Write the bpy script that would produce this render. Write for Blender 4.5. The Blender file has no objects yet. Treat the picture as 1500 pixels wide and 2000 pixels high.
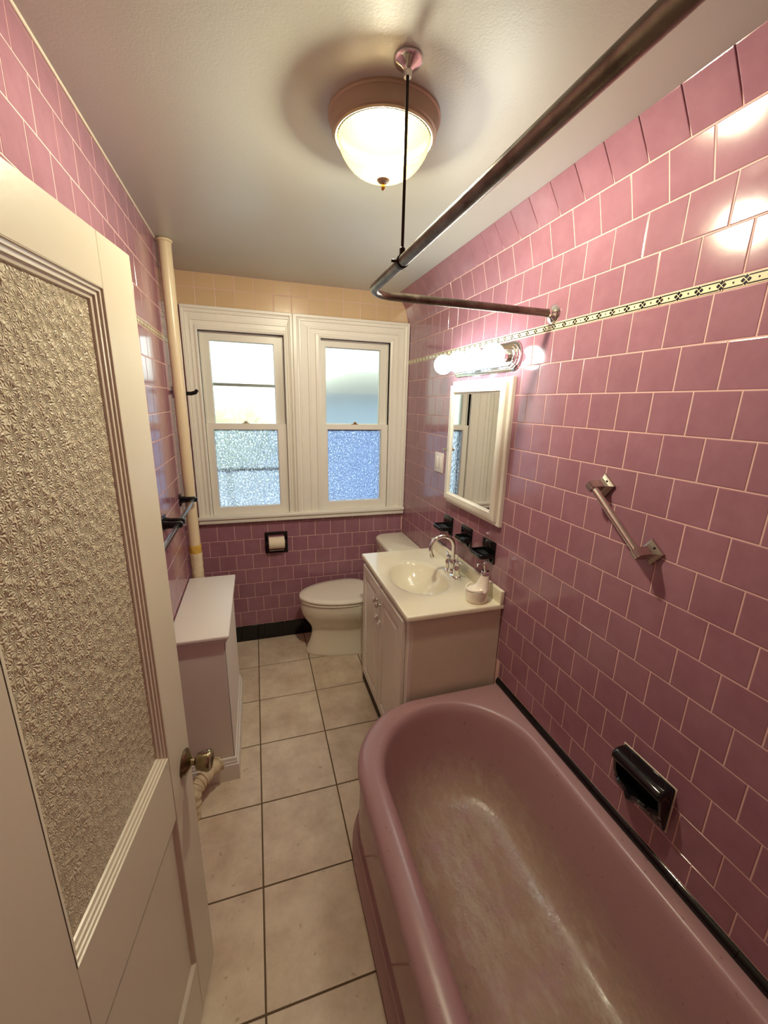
import bpy, bmesh, math, random
from mathutils import Matrix, Vector
random.seed(7)
S = bpy.context.scene
C = S.collection

# ------------------------------------------------------------------ room measures (metres)
B, A, D, HC = 1.038, 0.393, 2.817, 2.413        # right wall x, left wall -x, far wall y, ceiling z
BACK = -0.32                                     # wall behind the camera
TP = 0.1095                                      # wall tile pitch
FT = 0.3327                                      # floor tile pitch

# ------------------------------------------------------------------ camera
CAM_Z, FPX = 1.7047, 792.8
YAW, PITCH, ROLL = 0.307, 0.2597, 0.0248
_f = Vector((math.sin(YAW) * math.cos(PITCH), math.cos(YAW) * math.cos(PITCH), -math.sin(PITCH)))
_r0 = Vector((math.cos(YAW), -math.sin(YAW), 0)); _u0 = _r0.cross(_f)
_r = math.cos(ROLL) * _r0 + math.sin(ROLL) * _u0
_u = -math.sin(ROLL) * _r0 + math.cos(ROLL) * _u0
cam_d = bpy.data.cameras.new('camera'); cam = bpy.data.objects.new('camera', cam_d); C.objects.link(cam)
cam_d.sensor_fit = 'VERTICAL'; cam_d.sensor_height = 36.0; cam_d.lens = FPX / 2000 * 36.0
cam_d.clip_start = 0.02; cam_d.clip_end = 200
cam.matrix_world = Matrix(((_r.x, _u.x, -_f.x, 0), (_r.y, _u.y, -_f.y, 0), (_r.z, _u.z, -_f.z, CAM_Z), (0, 0, 0, 1)))
S.camera = cam

def project(p):
    v = Vector(p) - Vector((0, 0, CAM_Z)); z = v.dot(_f)
    if z < 0.03: return None
    return (750 + FPX * v.dot(_r) / z, 1000 - FPX * v.dot(_u) / z)

# ------------------------------------------------------------------ world, daylight, exposure
w = bpy.data.worlds.new('overcast_sky'); S.world = w; w.use_nodes = True
_bg = w.node_tree.nodes['Background']; _bg.inputs[0].default_value = (0.86, 0.96, 1.0, 1); _bg.inputs[1].default_value = 1.0
S.view_settings.view_transform = 'Standard'; S.view_settings.look = 'None'
S.view_settings.gamma = 1.0; S.view_settings.use_curve_mapping = False
S.view_settings.exposure = 2.52
cy_ = S.cycles; cy_.use_light_tree = False; cy_.max_bounces = 7; cy_.diffuse_bounces = 4; cy_.glossy_bounces = 4; cy_.transmission_bounces = 6; cy_.transparent_max_bounces = 10
cy_.caustics_refractive = False; cy_.caustics_reflective = False
BULB_STRENGTH = 3.8          # vanity globes
CEILING_BULB_W = 22.0        # bulb inside the ceiling fixture

def portal(name, x0, x1, z0, z1, y):
    l = bpy.data.lights.new(name, 'AREA'); l.shape = 'RECTANGLE'; l.size = x1 - x0; l.size_y = z1 - z0
    l.cycles.is_portal = True
    o = bpy.data.objects.new(name, l); C.objects.link(o)
    o.location = ((x0 + x1) / 2, y, (z0 + z1) / 2); o.rotation_euler = (-math.pi / 2, 0, 0)
portal('daylight_portal', -0.30, 0.21, 0.95, 2.11, D + 0.16)
portal('daylight_portal', 0.42, 0.92, 0.95, 2.11, D + 0.16)

# ------------------------------------------------------------------ materials
def srgb(r, g, b):
    f = lambda c: (c / 255) / 12.92 if c / 255 <= 0.04045 else ((c / 255 + 0.055) / 1.055) ** 2.4
    return (f(r), f(g), f(b), 1)

class NT:
    def __init__(s, name):
        s.m = bpy.data.materials.new(name); s.m.use_nodes = True; s.t = s.m.node_tree
        s.p = s.t.nodes['Principled BSDF']; s.out = s.t.nodes['Material Output']
    def n(s, typ, **kw):
        nd = s.t.nodes.new(typ)
        for k, v in kw.items():
            if k.startswith('i_'): nd.inputs[k[2:].replace('_', ' ')].default_value = v
            else: setattr(nd, k, v)
        return nd
    def l(s, a, b): s.t.links.new(a, b)

def mat(name, col, rough=0.5, metal=0.0, spec=0.5, bump=None, mottle=None, coat=0.0, var=0.0, rvar=0.0):
    """bump=(scale,strength,dist); mottle=(scale,colour2,lo,hi); var = per-piece brightness change"""
    t = NT(name); p = t.p
    p.inputs['Base Color'].default_value = col; p.inputs['Roughness'].default_value = rough
    p.inputs['Metallic'].default_value = metal; p.inputs['Specular IOR Level'].default_value = spec
    p.inputs['Coat Weight'].default_value = coat; p.inputs['Coat Roughness'].default_value = 0.05
    geo = None
    if bump or mottle or var or rvar: geo = t.n('ShaderNodeNewGeometry')
    cs = None
    if mottle:
        ns = t.n('ShaderNodeTexNoise', i_Scale=mottle[0], i_Detail=5.0, i_Roughness=0.6); t.l(geo.outputs['Position'], ns.inputs['Vector'])
        rp = t.n('ShaderNodeValToRGB'); rp.color_ramp.elements[0].position = mottle[2]; rp.color_ramp.elements[1].position = mottle[3]
        rp.color_ramp.elements[0].color = col; rp.color_ramp.elements[1].color = mottle[1]
        t.l(ns.outputs['Fac'], rp.inputs['Fac']); cs = rp.outputs['Color']
        t.l(cs, p.inputs['Base Color'])
    if var:
        oi = t.n('ShaderNodeObjectInfo')
        ad = t.n('ShaderNodeMath', operation='ADD'); t.l(oi.outputs['Random'], ad.inputs[0]); t.l(geo.outputs['Random Per Island'], ad.inputs[1])
        fr = t.n('ShaderNodeMath', operation='FRACT'); t.l(ad.outputs[0], fr.inputs[0])
        mr = t.n('ShaderNodeMapRange'); mr.inputs['To Min'].default_value = 1 - var; mr.inputs['To Max'].default_value = 1 + var
        t.l(fr.outputs[0], mr.inputs['Value'])
        hs = t.n('ShaderNodeHueSaturation'); hs.inputs['Color'].default_value = col
        if cs: t.l(cs, hs.inputs['Color'])
        t.l(mr.outputs[0], hs.inputs['Value']); t.l(hs.outputs['Color'], p.inputs['Base Color'])
    if rvar:
        n2 = t.n('ShaderNodeTexNoise', i_Scale=30.0, i_Detail=4.0); t.l(geo.outputs['Position'], n2.inputs['Vector'])
        mr = t.n('ShaderNodeMapRange'); mr.inputs['From Min'].default_value = .3; mr.inputs['From Max'].default_value = .7
        mr.inputs['To Min'].default_value = rough - rvar; mr.inputs['To Max'].default_value = rough + rvar
        t.l(n2.outputs['Fac'], mr.inputs['Value']); t.l(mr.outputs[0], p.inputs['Roughness'])
    if bump:
        nb = t.n('ShaderNodeTexNoise', i_Scale=bump[0], i_Detail=3.0); t.l(geo.outputs['Position'], nb.inputs['Vector'])
        bp = t.n('ShaderNodeBump'); bp.inputs['Strength'].default_value = bump[1]; bp.inputs['Distance'].default_value = bump[2]
        t.l(nb.outputs['Fac'], bp.inputs['Height']); t.l(bp.outputs[0], p.inputs['Normal'])
    return t.m

M = {}
M['pink_tile'] = mat('pink_glazed_tile', srgb(160, 114, 128), 0.13, bump=(9, 0.10, 0.004), mottle=(14, srgb(152, 106, 120), .35, .65), var=0.045)
M['beige_tile'] = mat('peach_glazed_tile', srgb(212, 182, 142), 0.2, bump=(9, 0.10, 0.004), var=0.03)
M['grout'] = mat('pale_grout', srgb(226, 186, 178), 0.8)
M['black_ceramic'] = mat('black_glazed_ceramic', (0.004, 0.0045, 0.005, 1), 0.07, bump=(25, 0.05, 0.003))
M['white_grout'] = mat('white_caulk', srgb(228, 215, 195), 0.6)
M['ceiling'] = mat('ceiling_paint', srgb(200, 203, 194), 0.34, bump=(190, 0.07, 0.004), mottle=(2.2, srgb(197, 199, 186), .3, .7))
M['trim_paint'] = mat('window_trim_paint', srgb(238, 234, 222), 0.32, bump=(40, 0.10, 0.004))
M['door_paint'] = mat('door_gloss_paint', srgb(214, 206, 186), 0.3, bump=(60, 0.06, 0.004))
M['white_paint'] = mat('cabinet_white_paint', srgb(236, 230, 220), 0.3, bump=(50, 0.04, 0.003))
M['cover_paint'] = mat('cover_white_paint', srgb(232, 226, 220), 0.42, bump=(60, 0.05, 0.003))
M['vanity_side'] = mat('vanity_white_laminate', srgb(228, 222, 202), 0.4, bump=(300, 0.05, 0.002), mottle=(3.5, srgb(220, 212, 190), .3, .75))
M['marble'] = mat('cultured_marble', srgb(240, 234, 212), 0.12, mottle=(7, srgb(236, 228, 202), .3, .7))
M['porcelain'] = mat('toilet_porcelain', srgb(238, 232, 214), 0.08)
M['seat'] = mat('toilet_seat_plastic', srgb(240, 233, 218), 0.22)
M['chrome'] = mat('chrome', (0.86, 0.85, 0.83, 1), 0.07, 1.0)
M['steel'] = mat('brushed_steel', srgb(208, 200, 190), 0.22, 1.0, bump=(120, 0.05, 0.002))
M['rod_metal'] = mat('tarnished_rod', srgb(132, 122, 110), 0.33, 1.0, mottle=(18, srgb(88, 76, 66), .35, .7), rvar=.1)
M['dark_iron'] = mat('dark_iron', srgb(52, 42, 36), 0.45, 0.8)
M['matte_black'] = mat('glare_black', (.006, .005, .004, 1), 0.95, spec=.1)  # black only to keep the lamp pan's inside from blowing out
M['nickel'] = mat('satin_nickel_fixture', srgb(186, 170, 146), 0.45, 0.25)
M['brass'] = mat('brass', srgb(190, 140, 70), 0.25, 1.0)
M['knob_brass'] = mat('tarnished_brass', srgb(158, 146, 114), 0.2, 1.0, mottle=(40, srgb(120, 106, 76), .4, .7))
M['soap_white'] = mat('white_ceramic', srgb(240, 230, 214), 0.2)
M['clear_plastic'] = mat('white_plastic', srgb(238, 232, 226), 0.3)
M['paper'] = mat('toilet_paper', srgb(240, 226, 200), 0.9, bump=(200, .2, .002))
M['pipe_paint'] = mat('pipe_cream_paint', srgb(224, 206, 172), 0.3, bump=(30, .12, .004))
M['wrap'] = mat('pipe_wrap_cloth', srgb(226, 210, 178), 0.75, bump=(70, .45, .006), mottle=(18, srgb(200, 178, 140), .4, .75))
M['tape'] = mat('yellowed_tape', srgb(206, 166, 70), 0.6, bump=(60, .4, .006))
M['black_gap'] = mat('gap_shade_dark', srgb(60, 50, 44), 0.7)  # dark colour stands in for shade inside gaps
M['mirror'] = mat('mirror_silver', (0.86, 0.87, 0.85, 1), 0.015, 1.0)
M['wall_plain'] = mat('wall_pink_paint', srgb(172, 120, 134), 0.4)
M['hall'] = mat('hall_cream_paint', srgb(214, 196, 166), 0.6)
M['floor_grout'] = mat('floor_grout_brown', srgb(106, 86, 66), 0.9)
M['house'] = mat('neighbour_siding', srgb(142, 160, 190), 0.7)
M['roofing'] = mat('neighbour_roof', srgb(120, 120, 126), 0.8)
M['leaf'] = mat('pale_leaves', srgb(212, 216, 176), 0.7, mottle=(6, srgb(236, 237, 208), .35, .65))
M['yard'] = mat('yard_ground', srgb(206, 208, 206), 0.9, mottle=(.6, srgb(176, 180, 176), .4, .6))
M['bark'] = mat('bark', srgb(96, 82, 66), 0.9)

def floor_mat():
    t = NT('floor_ceramic'); p = t.p
    g = t.n('ShaderNodeNewGeometry'); oi = t.n('ShaderNodeObjectInfo')
    off = t.n('ShaderNodeVectorMath', operation='SCALE'); off.inputs['Scale'].default_value = 0.0
    cmb = t.n('ShaderNodeCombineXYZ'); t.l(oi.outputs['Random'], cmb.inputs['Z'])
    sc = t.n('ShaderNodeVectorMath', operation='SCALE'); sc.inputs['Scale'].default_value = 30.0; t.l(cmb.outputs[0], sc.inputs[0])
    ad = t.n('ShaderNodeVectorMath', operation='ADD'); t.l(g.outputs['Position'], ad.inputs[0]); t.l(sc.outputs[0], ad.inputs[1])
    n1 = t.n('ShaderNodeTexNoise', i_Scale=7.0, i_Detail=8.0, i_Roughness=0.65); t.l(ad.outputs[0], n1.inputs['Vector'])
    r1 = t.n('ShaderNodeValToRGB'); e = r1.color_ramp.elements
    e[0].position = .28; e[0].color = srgb(198, 177, 153); e[1].position = .70; e[1].color = srgb(236, 221, 198)
    t.l(n1.outputs['Fac'], r1.inputs['Fac'])
    n2 = t.n('ShaderNodeTexNoise', i_Scale=48.0, i_Detail=3.0); t.l(ad.outputs[0], n2.inputs['Vector'])
    r2 = t.n('ShaderNodeValToRGB'); e = r2.color_ramp.elements
    e[0].position = .24; e[0].color = (0.62, 0.55, 0.46, 1); e[1].position = .33; e[1].color = (1, 1, 1, 1)
    t.l(n2.outputs['Fac'], r2.inputs['Fac'])
    mx = t.n('ShaderNodeMix', data_type='RGBA', blend_type='MULTIPLY'); mx.inputs[0].default_value = .8
    t.l(r1.outputs[0], mx.inputs[6]); t.l(r2.outputs[0], mx.inputs[7]); t.l(mx.outputs[2], p.inputs['Base Color'])
    p.inputs['Roughness'].default_value = 0.36
    b = t.n('ShaderNodeBump'); b.inputs['Strength'].default_value = .12; b.inputs['Distance'].default_value = .004
    t.l(n1.outputs['Fac'], b.inputs['Height']); t.l(b.outputs[0], p.inputs['Normal'])
    return t.m
M['floor_tile'] = floor_mat()

def tub_mat():
    t = NT('pink_enamel_worn'); p = t.p
    g = t.n('ShaderNodeNewGeometry'); sx = t.n('ShaderNodeSeparateXYZ'); t.l(g.outputs['Position'], sx.inputs[0])
    n1 = t.n('ShaderNodeTexNoise', i_Scale=9.0, i_Detail=9.0, i_Roughness=0.7); t.l(g.outputs['Position'], n1.inputs['Vector'])
    n2 = t.n('ShaderNodeTexNoise', i_Scale=60.0, i_Detail=5.0); t.l(g.outputs['Position'], n2.inputs['Vector'])
    # scrubbed-off enamel on the floor of the basin, ragged edge
    mz = t.n('ShaderNodeMapRange'); mz.inputs['From Min'].default_value = .26; mz.inputs['From Max'].default_value = .115; t.l(sx.outputs['Z'], mz.inputs['Value'])
    gx = t.n('ShaderNodeMath', operation='GREATER_THAN'); gx.inputs[1].default_value = .34; t.l(sx.outputs['X'], gx.inputs[0])
    m0 = t.n('ShaderNodeMath', operation='MULTIPLY'); t.l(mz.outputs[0], m0.inputs[0]); t.l(gx.outputs[0], m0.inputs[1])
    ns = t.n('ShaderNodeMapRange'); ns.inputs['From Min'].default_value = .28; ns.inputs['From Max'].default_value = .52; t.l(n1.outputs['Fac'], ns.inputs['Value'])
    wr = t.n('ShaderNodeMath', operation='MULTIPLY'); t.l(m0.outputs[0], wr.inputs[0]); t.l(ns.outputs[0], wr.inputs[1])
    mx = t.n('ShaderNodeMix', data_type='RGBA'); mx.inputs[6].default_value = srgb(178, 141, 144); mx.inputs[7].default_value = srgb(176, 152, 134)
    t.l(wr.outputs[0], mx.inputs[0])
    sp = t.n('ShaderNodeValToRGB'); e = sp.color_ramp.elements; e[0].position = .27; e[0].color = (.55, .45, .4, 1); e[1].position = .34; e[1].color = (1, 1, 1, 1)
    t.l(n2.outputs['Fac'], sp.inputs['Fac'])
    m2 = t.n('ShaderNodeMix', data_type='RGBA', blend_type='MULTIPLY'); m2.inputs[0].default_value = .6
    t.l(mx.outputs[2], m2.inputs[6]); t.l(sp.outputs[0], m2.inputs[7]); t.l(m2.outputs[2], p.inputs['Base Color'])
    st = t.n('ShaderNodeVectorMath', operation='MULTIPLY'); st.inputs[1].default_value = (1, .4, 1); t.l(g.outputs['Position'], st.inputs[0])
    n3 = t.n('ShaderNodeTexNoise', i_Scale=26.0, i_Detail=7.0, i_Roughness=.7); t.l(st.outputs[0], n3.inputs['Vector'])
    r3 = t.n('ShaderNodeMapRange'); r3.inputs['From Min'].default_value = .38; r3.inputs['From Max'].default_value = .62; r3.inputs['To Min'].default_value = .14; r3.inputs['To Max'].default_value = .46; t.l(n3.outputs['Fac'], r3.inputs['Value'])
    rm = t.n('ShaderNodeMix'); rm.inputs[2].default_value = .30; t.l(m0.outputs[0], rm.inputs[0]); t.l(r3.outputs[0], rm.inputs[3]); t.l(rm.outputs[0], p.inputs['Roughness'])
    s3 = t.n('ShaderNodeMapRange'); s3.inputs['From Min'].default_value = .52; s3.inputs['From Max'].default_value = .72; s3.inputs['To Max'].default_value = .7; t.l(n3.outputs['Fac'], s3.inputs['Value'])
    w3 = t.n('ShaderNodeMath', operation='MULTIPLY'); t.l(m0.outputs[0], w3.inputs[0]); t.l(s3.outputs[0], w3.inputs[1])
    m3 = t.n('ShaderNodeMix', data_type='RGBA'); m3.inputs[7].default_value = srgb(200, 190, 172); t.l(w3.outputs[0], m3.inputs[0]); t.l(m2.outputs[2], m3.inputs[6]); t.l(m3.outputs[2], p.inputs['Base Color'])
    b = t.n('ShaderNodeBump'); b.inputs['Distance'].default_value = .003
    bs = t.n('ShaderNodeMath', operation='MULTIPLY_ADD'); bs.inputs[1].default_value = .30; bs.inputs[2].default_value = .05; t.l(m0.outputs[0], bs.inputs[0])
    t.l(bs.outputs[0], b.inputs['Strength']); t.l(n2.outputs['Fac'], b.inputs['Height']); t.l(b.outputs[0], p.inputs['Normal'])
    return t.m
M['tub'] = tub_mat()
M['tub_apron'] = mat('pink_enamel_gloss', srgb(178, 142, 146), .12)

def border_mat(kind):
    """printed listello; u along the strip from world Y, v from world Z"""
    t = NT('printed_border_' + kind); p = t.p; p.inputs['Roughness'].default_value = .15
    g = t.n('ShaderNodeNewGeometry'); sx = t.n('ShaderNodeSeparateXYZ'); t.l(g.outputs['Position'], sx.inputs[0])
    def mth(op, a, b=None, c=None):
        nd = t.n('ShaderNodeMath', operation=op)
        for i, q in enumerate((a, b, c)):
            if q is None: continue
            if isinstance(q, (int, float)): nd.inputs[i].default_value = q
            else: t.l(q, nd.inputs[i])
        return nd.outputs[0]
    P = 0.0511
    u = mth('SUBTRACT', mth('FRACT', mth('DIVIDE', mth('ADD', sx.outputs['Y'], 10 * P - 0.81 + P / 2), P)), 0.5)   # -.5..5
    v = mth('DIVIDE', mth('SUBTRACT', sx.outputs['Z'], 1.9855), 0.025)                                            # -.5..5
    au, av = mth('ABSOLUTE', u), mth('ABSOLUTE', v)
    line = mth('MULTIPLY', mth('GREATER_THAN', av, .285), mth('LESS_THAN', av, .40))
    if kind == 'diamond':
        us = mth('MULTIPLY', u, 2.05)
        dia = mth('LESS_THAN', mth('ADD', mth('ABSOLUTE', us), av), .46)
        c1 = mth('GREATER_THAN', mth('ABSOLUTE', mth('ADD', us, v)), .045); c2 = mth('GREATER_THAN', mth('ABSOLUTE', mth('SUBTRACT', us, v)), .045)
        dia = mth('MULTIPLY', dia, mth('MULTIPLY', c1, c2))
        u2 = mth('SUBTRACT', .5, au)
        dot = mth('LESS_THAN', mth('ADD', mth('MULTIPLY', mth('MULTIPLY', u2, u2), 4.0), mth('MULTIPLY', v, v)), .008)
        line = mth('MULTIPLY', line, mth('GREATER_THAN', mth('ABSOLUTE', us), .16))
        k = mth('MINIMUM', mth('ADD', mth('ADD', dia, dot), line), 1)
    else:
        up = mth('FRACT', mth('MULTIPLY', mth('ADD', u, .5), 1.5))
        bar = mth('MULTIPLY', mth('LESS_THAN', mth('ABSOLUTE', mth('SUBTRACT', up, .5)), .10), mth('LESS_THAN', av, .34))
        ring = mth('MULTIPLY', mth('LESS_THAN', mth('ABSOLUTE', mth('SUBTRACT', av, .16)), .04), mth('LESS_THAN', mth('ABSOLUTE', mth('SUBTRACT', up, .5)), .36))
        k = mth('MINIMUM', mth('ADD', mth('ADD', bar, ring), line), 1)
    mx = t.n('ShaderNodeMix', data_type='RGBA'); mx.inputs[6].default_value = srgb(236, 220, 186); mx.inputs[7].default_value = (.004, .005, .012, 1)
    t.l(k, mx.inputs[0]); t.l(mx.outputs[2], p.inputs['Base Color'])
    return t.m
M['border'] = border_mat('diamond'); M['border_key'] = border_mat('chain')

def glass_mat(name, kind, clear, rough, tint):
    """obscured glass: scattering pane that also lets some light straight through"""
    t = NT(name); t.t.nodes.remove(t.p)
    g = t.n('ShaderNodeNewGeometry')
    rf = t.n('ShaderNodeBsdfRefraction', i_Roughness=rough, i_IOR=1.25); rf.inputs['Color'].default_value = tint
    gl = t.n('ShaderNodeBsdfGlossy', i_Roughness=.12 if kind else .5)
    tr = t.n('ShaderNodeBsdfTransparent'); tr.inputs['Color'].default_value = tint
    if kind:
        if kind == 'pebble':
            vo = t.n('ShaderNodeTexVoronoi', i_Scale=85.0, i_Randomness=0.9); vo.feature = 'SMOOTH_F1'
            dist, st = .02, 1.0
        else:
            vo = t.n('ShaderNodeTexVoronoi', i_Scale=70.0, i_Randomness=1.0); dist, st = .010, 0.9
        t.l(g.outputs['Position'], vo.inputs['Vector'])
        if kind == 'pebble':     # dark refraction specks between the pebbles, painted into the tint
            rp = t.n('ShaderNodeValToRGB'); e = rp.color_ramp.elements; e[0].position = .10; e[0].color = tint; e[1].position = .40; e[1].color = (.48, .52, .57, 1)
            t.l(vo.outputs['Distance'], rp.inputs['Fac']); t.l(rp.outputs[0], rf.inputs['Color']); t.l(rp.outputs[0], tr.inputs['Color'])
        b = t.n('ShaderNodeBump'); b.inputs['Strength'].default_value = st; b.inputs['Distance'].default_value = dist
        t.l(vo.outputs['Distance'], b.inputs['Height'])
        t.l(b.outputs[0], rf.inputs['Normal']); t.l(b.outputs[0], gl.inputs['Normal'])
    m1 = t.n('ShaderNodeMixShader'); m1.inputs[0].default_value = clear; t.l(rf.outputs[0], m1.inputs[1]); t.l(tr.outputs[0], m1.inputs[2])
    m2 = t.n('ShaderNodeMixShader'); m2.inputs[0].default_value = .07; t.l(m1.outputs[0], m2.inputs[1]); t.l(gl.outputs[0], m2.inputs[2])
    t.l(m2.outputs[0], t.out.inputs['Surface'])
    return t.m
M['frosted'] = glass_mat('frosted_glass', None, .55, .42, (.76, .79, .74, 1))
M['frosted_cream'] = glass_mat('frosted_cream_glass', None, .55, .42, (.62, .64, .57, 1))
M['pebbled'] = glass_mat('pebbled_glass', 'pebble', .42, .06, (.90, .94, .97, 1))

def door_glass_mat():
    t = NT('glue_chip_glass'); p = t.p
    p.inputs['Base Color'].default_value = srgb(226, 212, 182); p.inputs['Roughness'].default_value = .26
    p.inputs['Transmission Weight'].default_value = .25; p.inputs['IOR'].default_value = 1.45
    tc = t.n('ShaderNodeTexCoord')
    # star bursts: radial streaks around scattered cell centres
    vo = t.n('ShaderNodeTexVoronoi', i_Scale=66.0, i_Randomness=1.0); t.l(tc.outputs['Object'], vo.inputs['Vector'])
    mp = t.n('ShaderNodeVectorMath', operation='SCALE'); mp.inputs['Scale'].default_value = 62.0; t.l(tc.outputs['Object'], mp.inputs[0])
    sc = t.n('ShaderNodeVectorMath', operation='SUBTRACT'); t.l(tc.outputs['Object'], sc.inputs[0]); t.l(vo.outputs['Position'], sc.inputs[1])
    sp = t.n('ShaderNodeSeparateXYZ'); t.l(sc.outputs[0], sp.inputs[0])
    at = t.n('ShaderNodeMath', operation='ARCTAN2'); t.l(sp.outputs['Z'], at.inputs[0]); t.l(sp.outputs['X'], at.inputs[1])
    ml = t.n('ShaderNodeMath', operation='MULTIPLY'); ml.inputs[1].default_value = 11.0; t.l(at.outputs[0], ml.inputs[0])
    sn = t.n('ShaderNodeMath', operation='SINE'); t.l(ml.outputs[0], sn.inputs[0])
    nz = t.n('ShaderNodeTexNoise', i_Scale=220.0, i_Detail=2.0); t.l(tc.outputs['Object'], nz.inputs['Vector'])
    a1 = t.n('ShaderNodeMath', operation='MULTIPLY_ADD'); a1.inputs[1].default_value = .14; t.l(sn.outputs[0], a1.inputs[0]); t.l(nz.outputs['Fac'], a1.inputs[2])
    a2 = t.n('ShaderNodeMath', operation='ADD'); t.l(a1.outputs[0], a2.inputs[0]); t.l(vo.outputs['Distance'], a2.inputs[1])
    b = t.n('ShaderNodeBump'); b.inputs['Strength'].default_value = .75; b.inputs['Distance'].default_value = .006
    t.l(a2.outputs[0], b.inputs['Height']); t.l(b.outputs[0], p.inputs['Normal'])
    return t.m
M['door_glass'] = door_glass_mat()

def shade_mat():
    t = NT('ribbed_shade_glass'); t.t.nodes.remove(t.p)
    tl = t.n('ShaderNodeBsdfTranslucent'); tl.inputs['Color'].default_value = (.036, .023, .0058, 1)
    tr = t.n('ShaderNodeBsdfTransparent'); tr.inputs['Color'].default_value = (1.0, .93, .78, 1)
    gl = t.n('ShaderNodeBsdfGlossy', i_Roughness=.12)
    m1 = t.n('ShaderNodeMixShader'); m1.inputs[0].default_value = .42; t.l(tl.outputs[0], m1.inputs[1]); t.l(tr.outputs[0], m1.inputs[2])
    m2 = t.n('ShaderNodeMixShader'); m2.inputs[0].default_value = .06; t.l(m1.outputs[0], m2.inputs[1]); t.l(gl.outputs[0], m2.inputs[2])
    t.l(m2.outputs[0], t.out.inputs['Surface']); return t.m
M['shade'] = shade_mat()

def glow_mat():
    t = NT('lit_globe'); p = t.p
    p.inputs['Base Color'].default_value = (.9, .9, .88, 1); p.inputs['Roughness'].default_value = .2
    p.inputs['Emission Color'].default_value = (.93, 1.0, .94, 1); p.inputs['Emission Strength'].default_value = BULB_STRENGTH
    return t.m
M['glow'] = glow_mat()

# ------------------------------------------------------------------ object helpers
def link(name, me, material, parent=None, smooth=None):
    o = bpy.data.objects.new(name, me); C.objects.link(o)
    if material is not None and not me.materials: me.materials.append(M[material] if isinstance(material, str) else material)
    if parent is not None:
        o.parent = parent
        if parent.type == 'EMPTY' and not parent.get('_local'):
            o.matrix_parent_inverse = Matrix.Translation(-Vector(parent.location))
    if smooth is not None:
        for p in me.polygons: p.use_smooth = True
        if smooth < 180: me.set_sharp_from_angle(angle=math.radians(smooth))
    return o

def from_bm(name, bm, material, parent=None, smooth=None):
    bmesh.ops.recalc_face_normals(bm, faces=bm.faces[:])
    me = bpy.data.meshes.new(name); bm.to_mesh(me); bm.free()
    return link(name, me, material, parent, smooth)

def raw(name, vs, fs, material, parent=None, smooth=None, fix=True):
    me = bpy.data.meshes.new(name); me.from_pydata([tuple(v) for v in vs], [], fs); me.update()
    if fix:
        bm = bmesh.new(); bm.from_mesh(me); bmesh.ops.recalc_face_normals(bm, faces=bm.faces[:]); bm.to_mesh(me); bm.free()
    return link(name, me, material, parent, smooth)

def empty(name, loc, label=None, cat=None, group=None, kind=None, rotz=0):
    o = bpy.data.objects.new(name, None); C.objects.link(o); o.location = loc; o.empty_display_size = .05
    if rotz: o.rotation_euler = (0, 0, rotz); o['_local'] = 1
    return tag(o, label, cat, group, kind)

def tag(o, label=None, cat=None, group=None, kind=None):
    if label: o['label'] = label
    if cat: o['category'] = cat
    if group: o['group'] = group
    if kind: o['kind'] = kind
    return o

def add_box(bm, x0, x1, y0, y1, z0, z1, bev=0.0, seg=1):
    b = bmesh.new()
    vs = [b.verts.new(p) for p in ((x0, y0, z0), (x1, y0, z0), (x1, y1, z0), (x0, y1, z0), (x0, y0, z1), (x1, y0, z1), (x1, y1, z1), (x0, y1, z1))]
    for f in ((0, 3, 2, 1), (4, 5, 6, 7), (0, 1, 5, 4), (1, 2, 6, 5), (2, 3, 7, 6), (3, 0, 4, 7)): b.faces.new([vs[i] for i in f])
    if bev: bmesh.ops.bevel(b, geom=b.edges[:], offset=bev, segments=seg, affect='EDGES', profile=.5)
    merge(bm, b)

def merge(bm, b):
    me = bpy.data.meshes.new('tmp'); b.to_mesh(me); b.free(); bm.from_mesh(me); bpy.data.meshes.remove(me)

def box(name, x0, x1, y0, y1, z0, z1, material, parent=None, bev=0.0, seg=1):
    bm = bmesh.new(); add_box(bm, x0, x1, y0, y1, z0, z1, bev, seg)
    return from_bm(name, bm, material, parent, 40 if bev else None)

def loft(name, loops, material, parent=None, smooth=40, cap0=True, cap1=True, closed=True):
    n = len(loops[0]); vs = [p for l in loops for p in l]; fs = []
    for i in range(len(loops) - 1):
        for j in range(n if closed else n - 1):
            k = (j + 1) % n
            fs.append((i * n + j, i * n + k, (i + 1) * n + k, (i + 1) * n + j))
    if cap0: fs.append(tuple(range(n))[::-1])
    if cap1: fs.append(tuple((len(loops) - 1) * n + j for j in range(n)))
    return raw(name, vs, fs, material, parent, smooth)

def lathe(name, prof, origin, axis, material, parent=None, n=32, smooth=40, mod=None):
    """prof [(r, h)], axis unit vector"""
    ax = Vector(axis).normalized(); t = Vector((1, 0, 0)) if abs(ax.x) < .8 else Vector((0, 0, 1))
    e1 = ax.cross(t).normalized(); e2 = ax.cross(e1); O = Vector(origin); loops = []
    for r, h in prof:
        r = max(r, 1e-4)
        loops.append([O + ax * h + (e1 * math.cos(2 * math.pi * j / n) + e2 * math.sin(2 * math.pi * j / n)) * (r * (mod(j, r, h) if mod else 1)) for j in range(n)])
    return loft(name, loops, material, parent, smooth)

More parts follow.
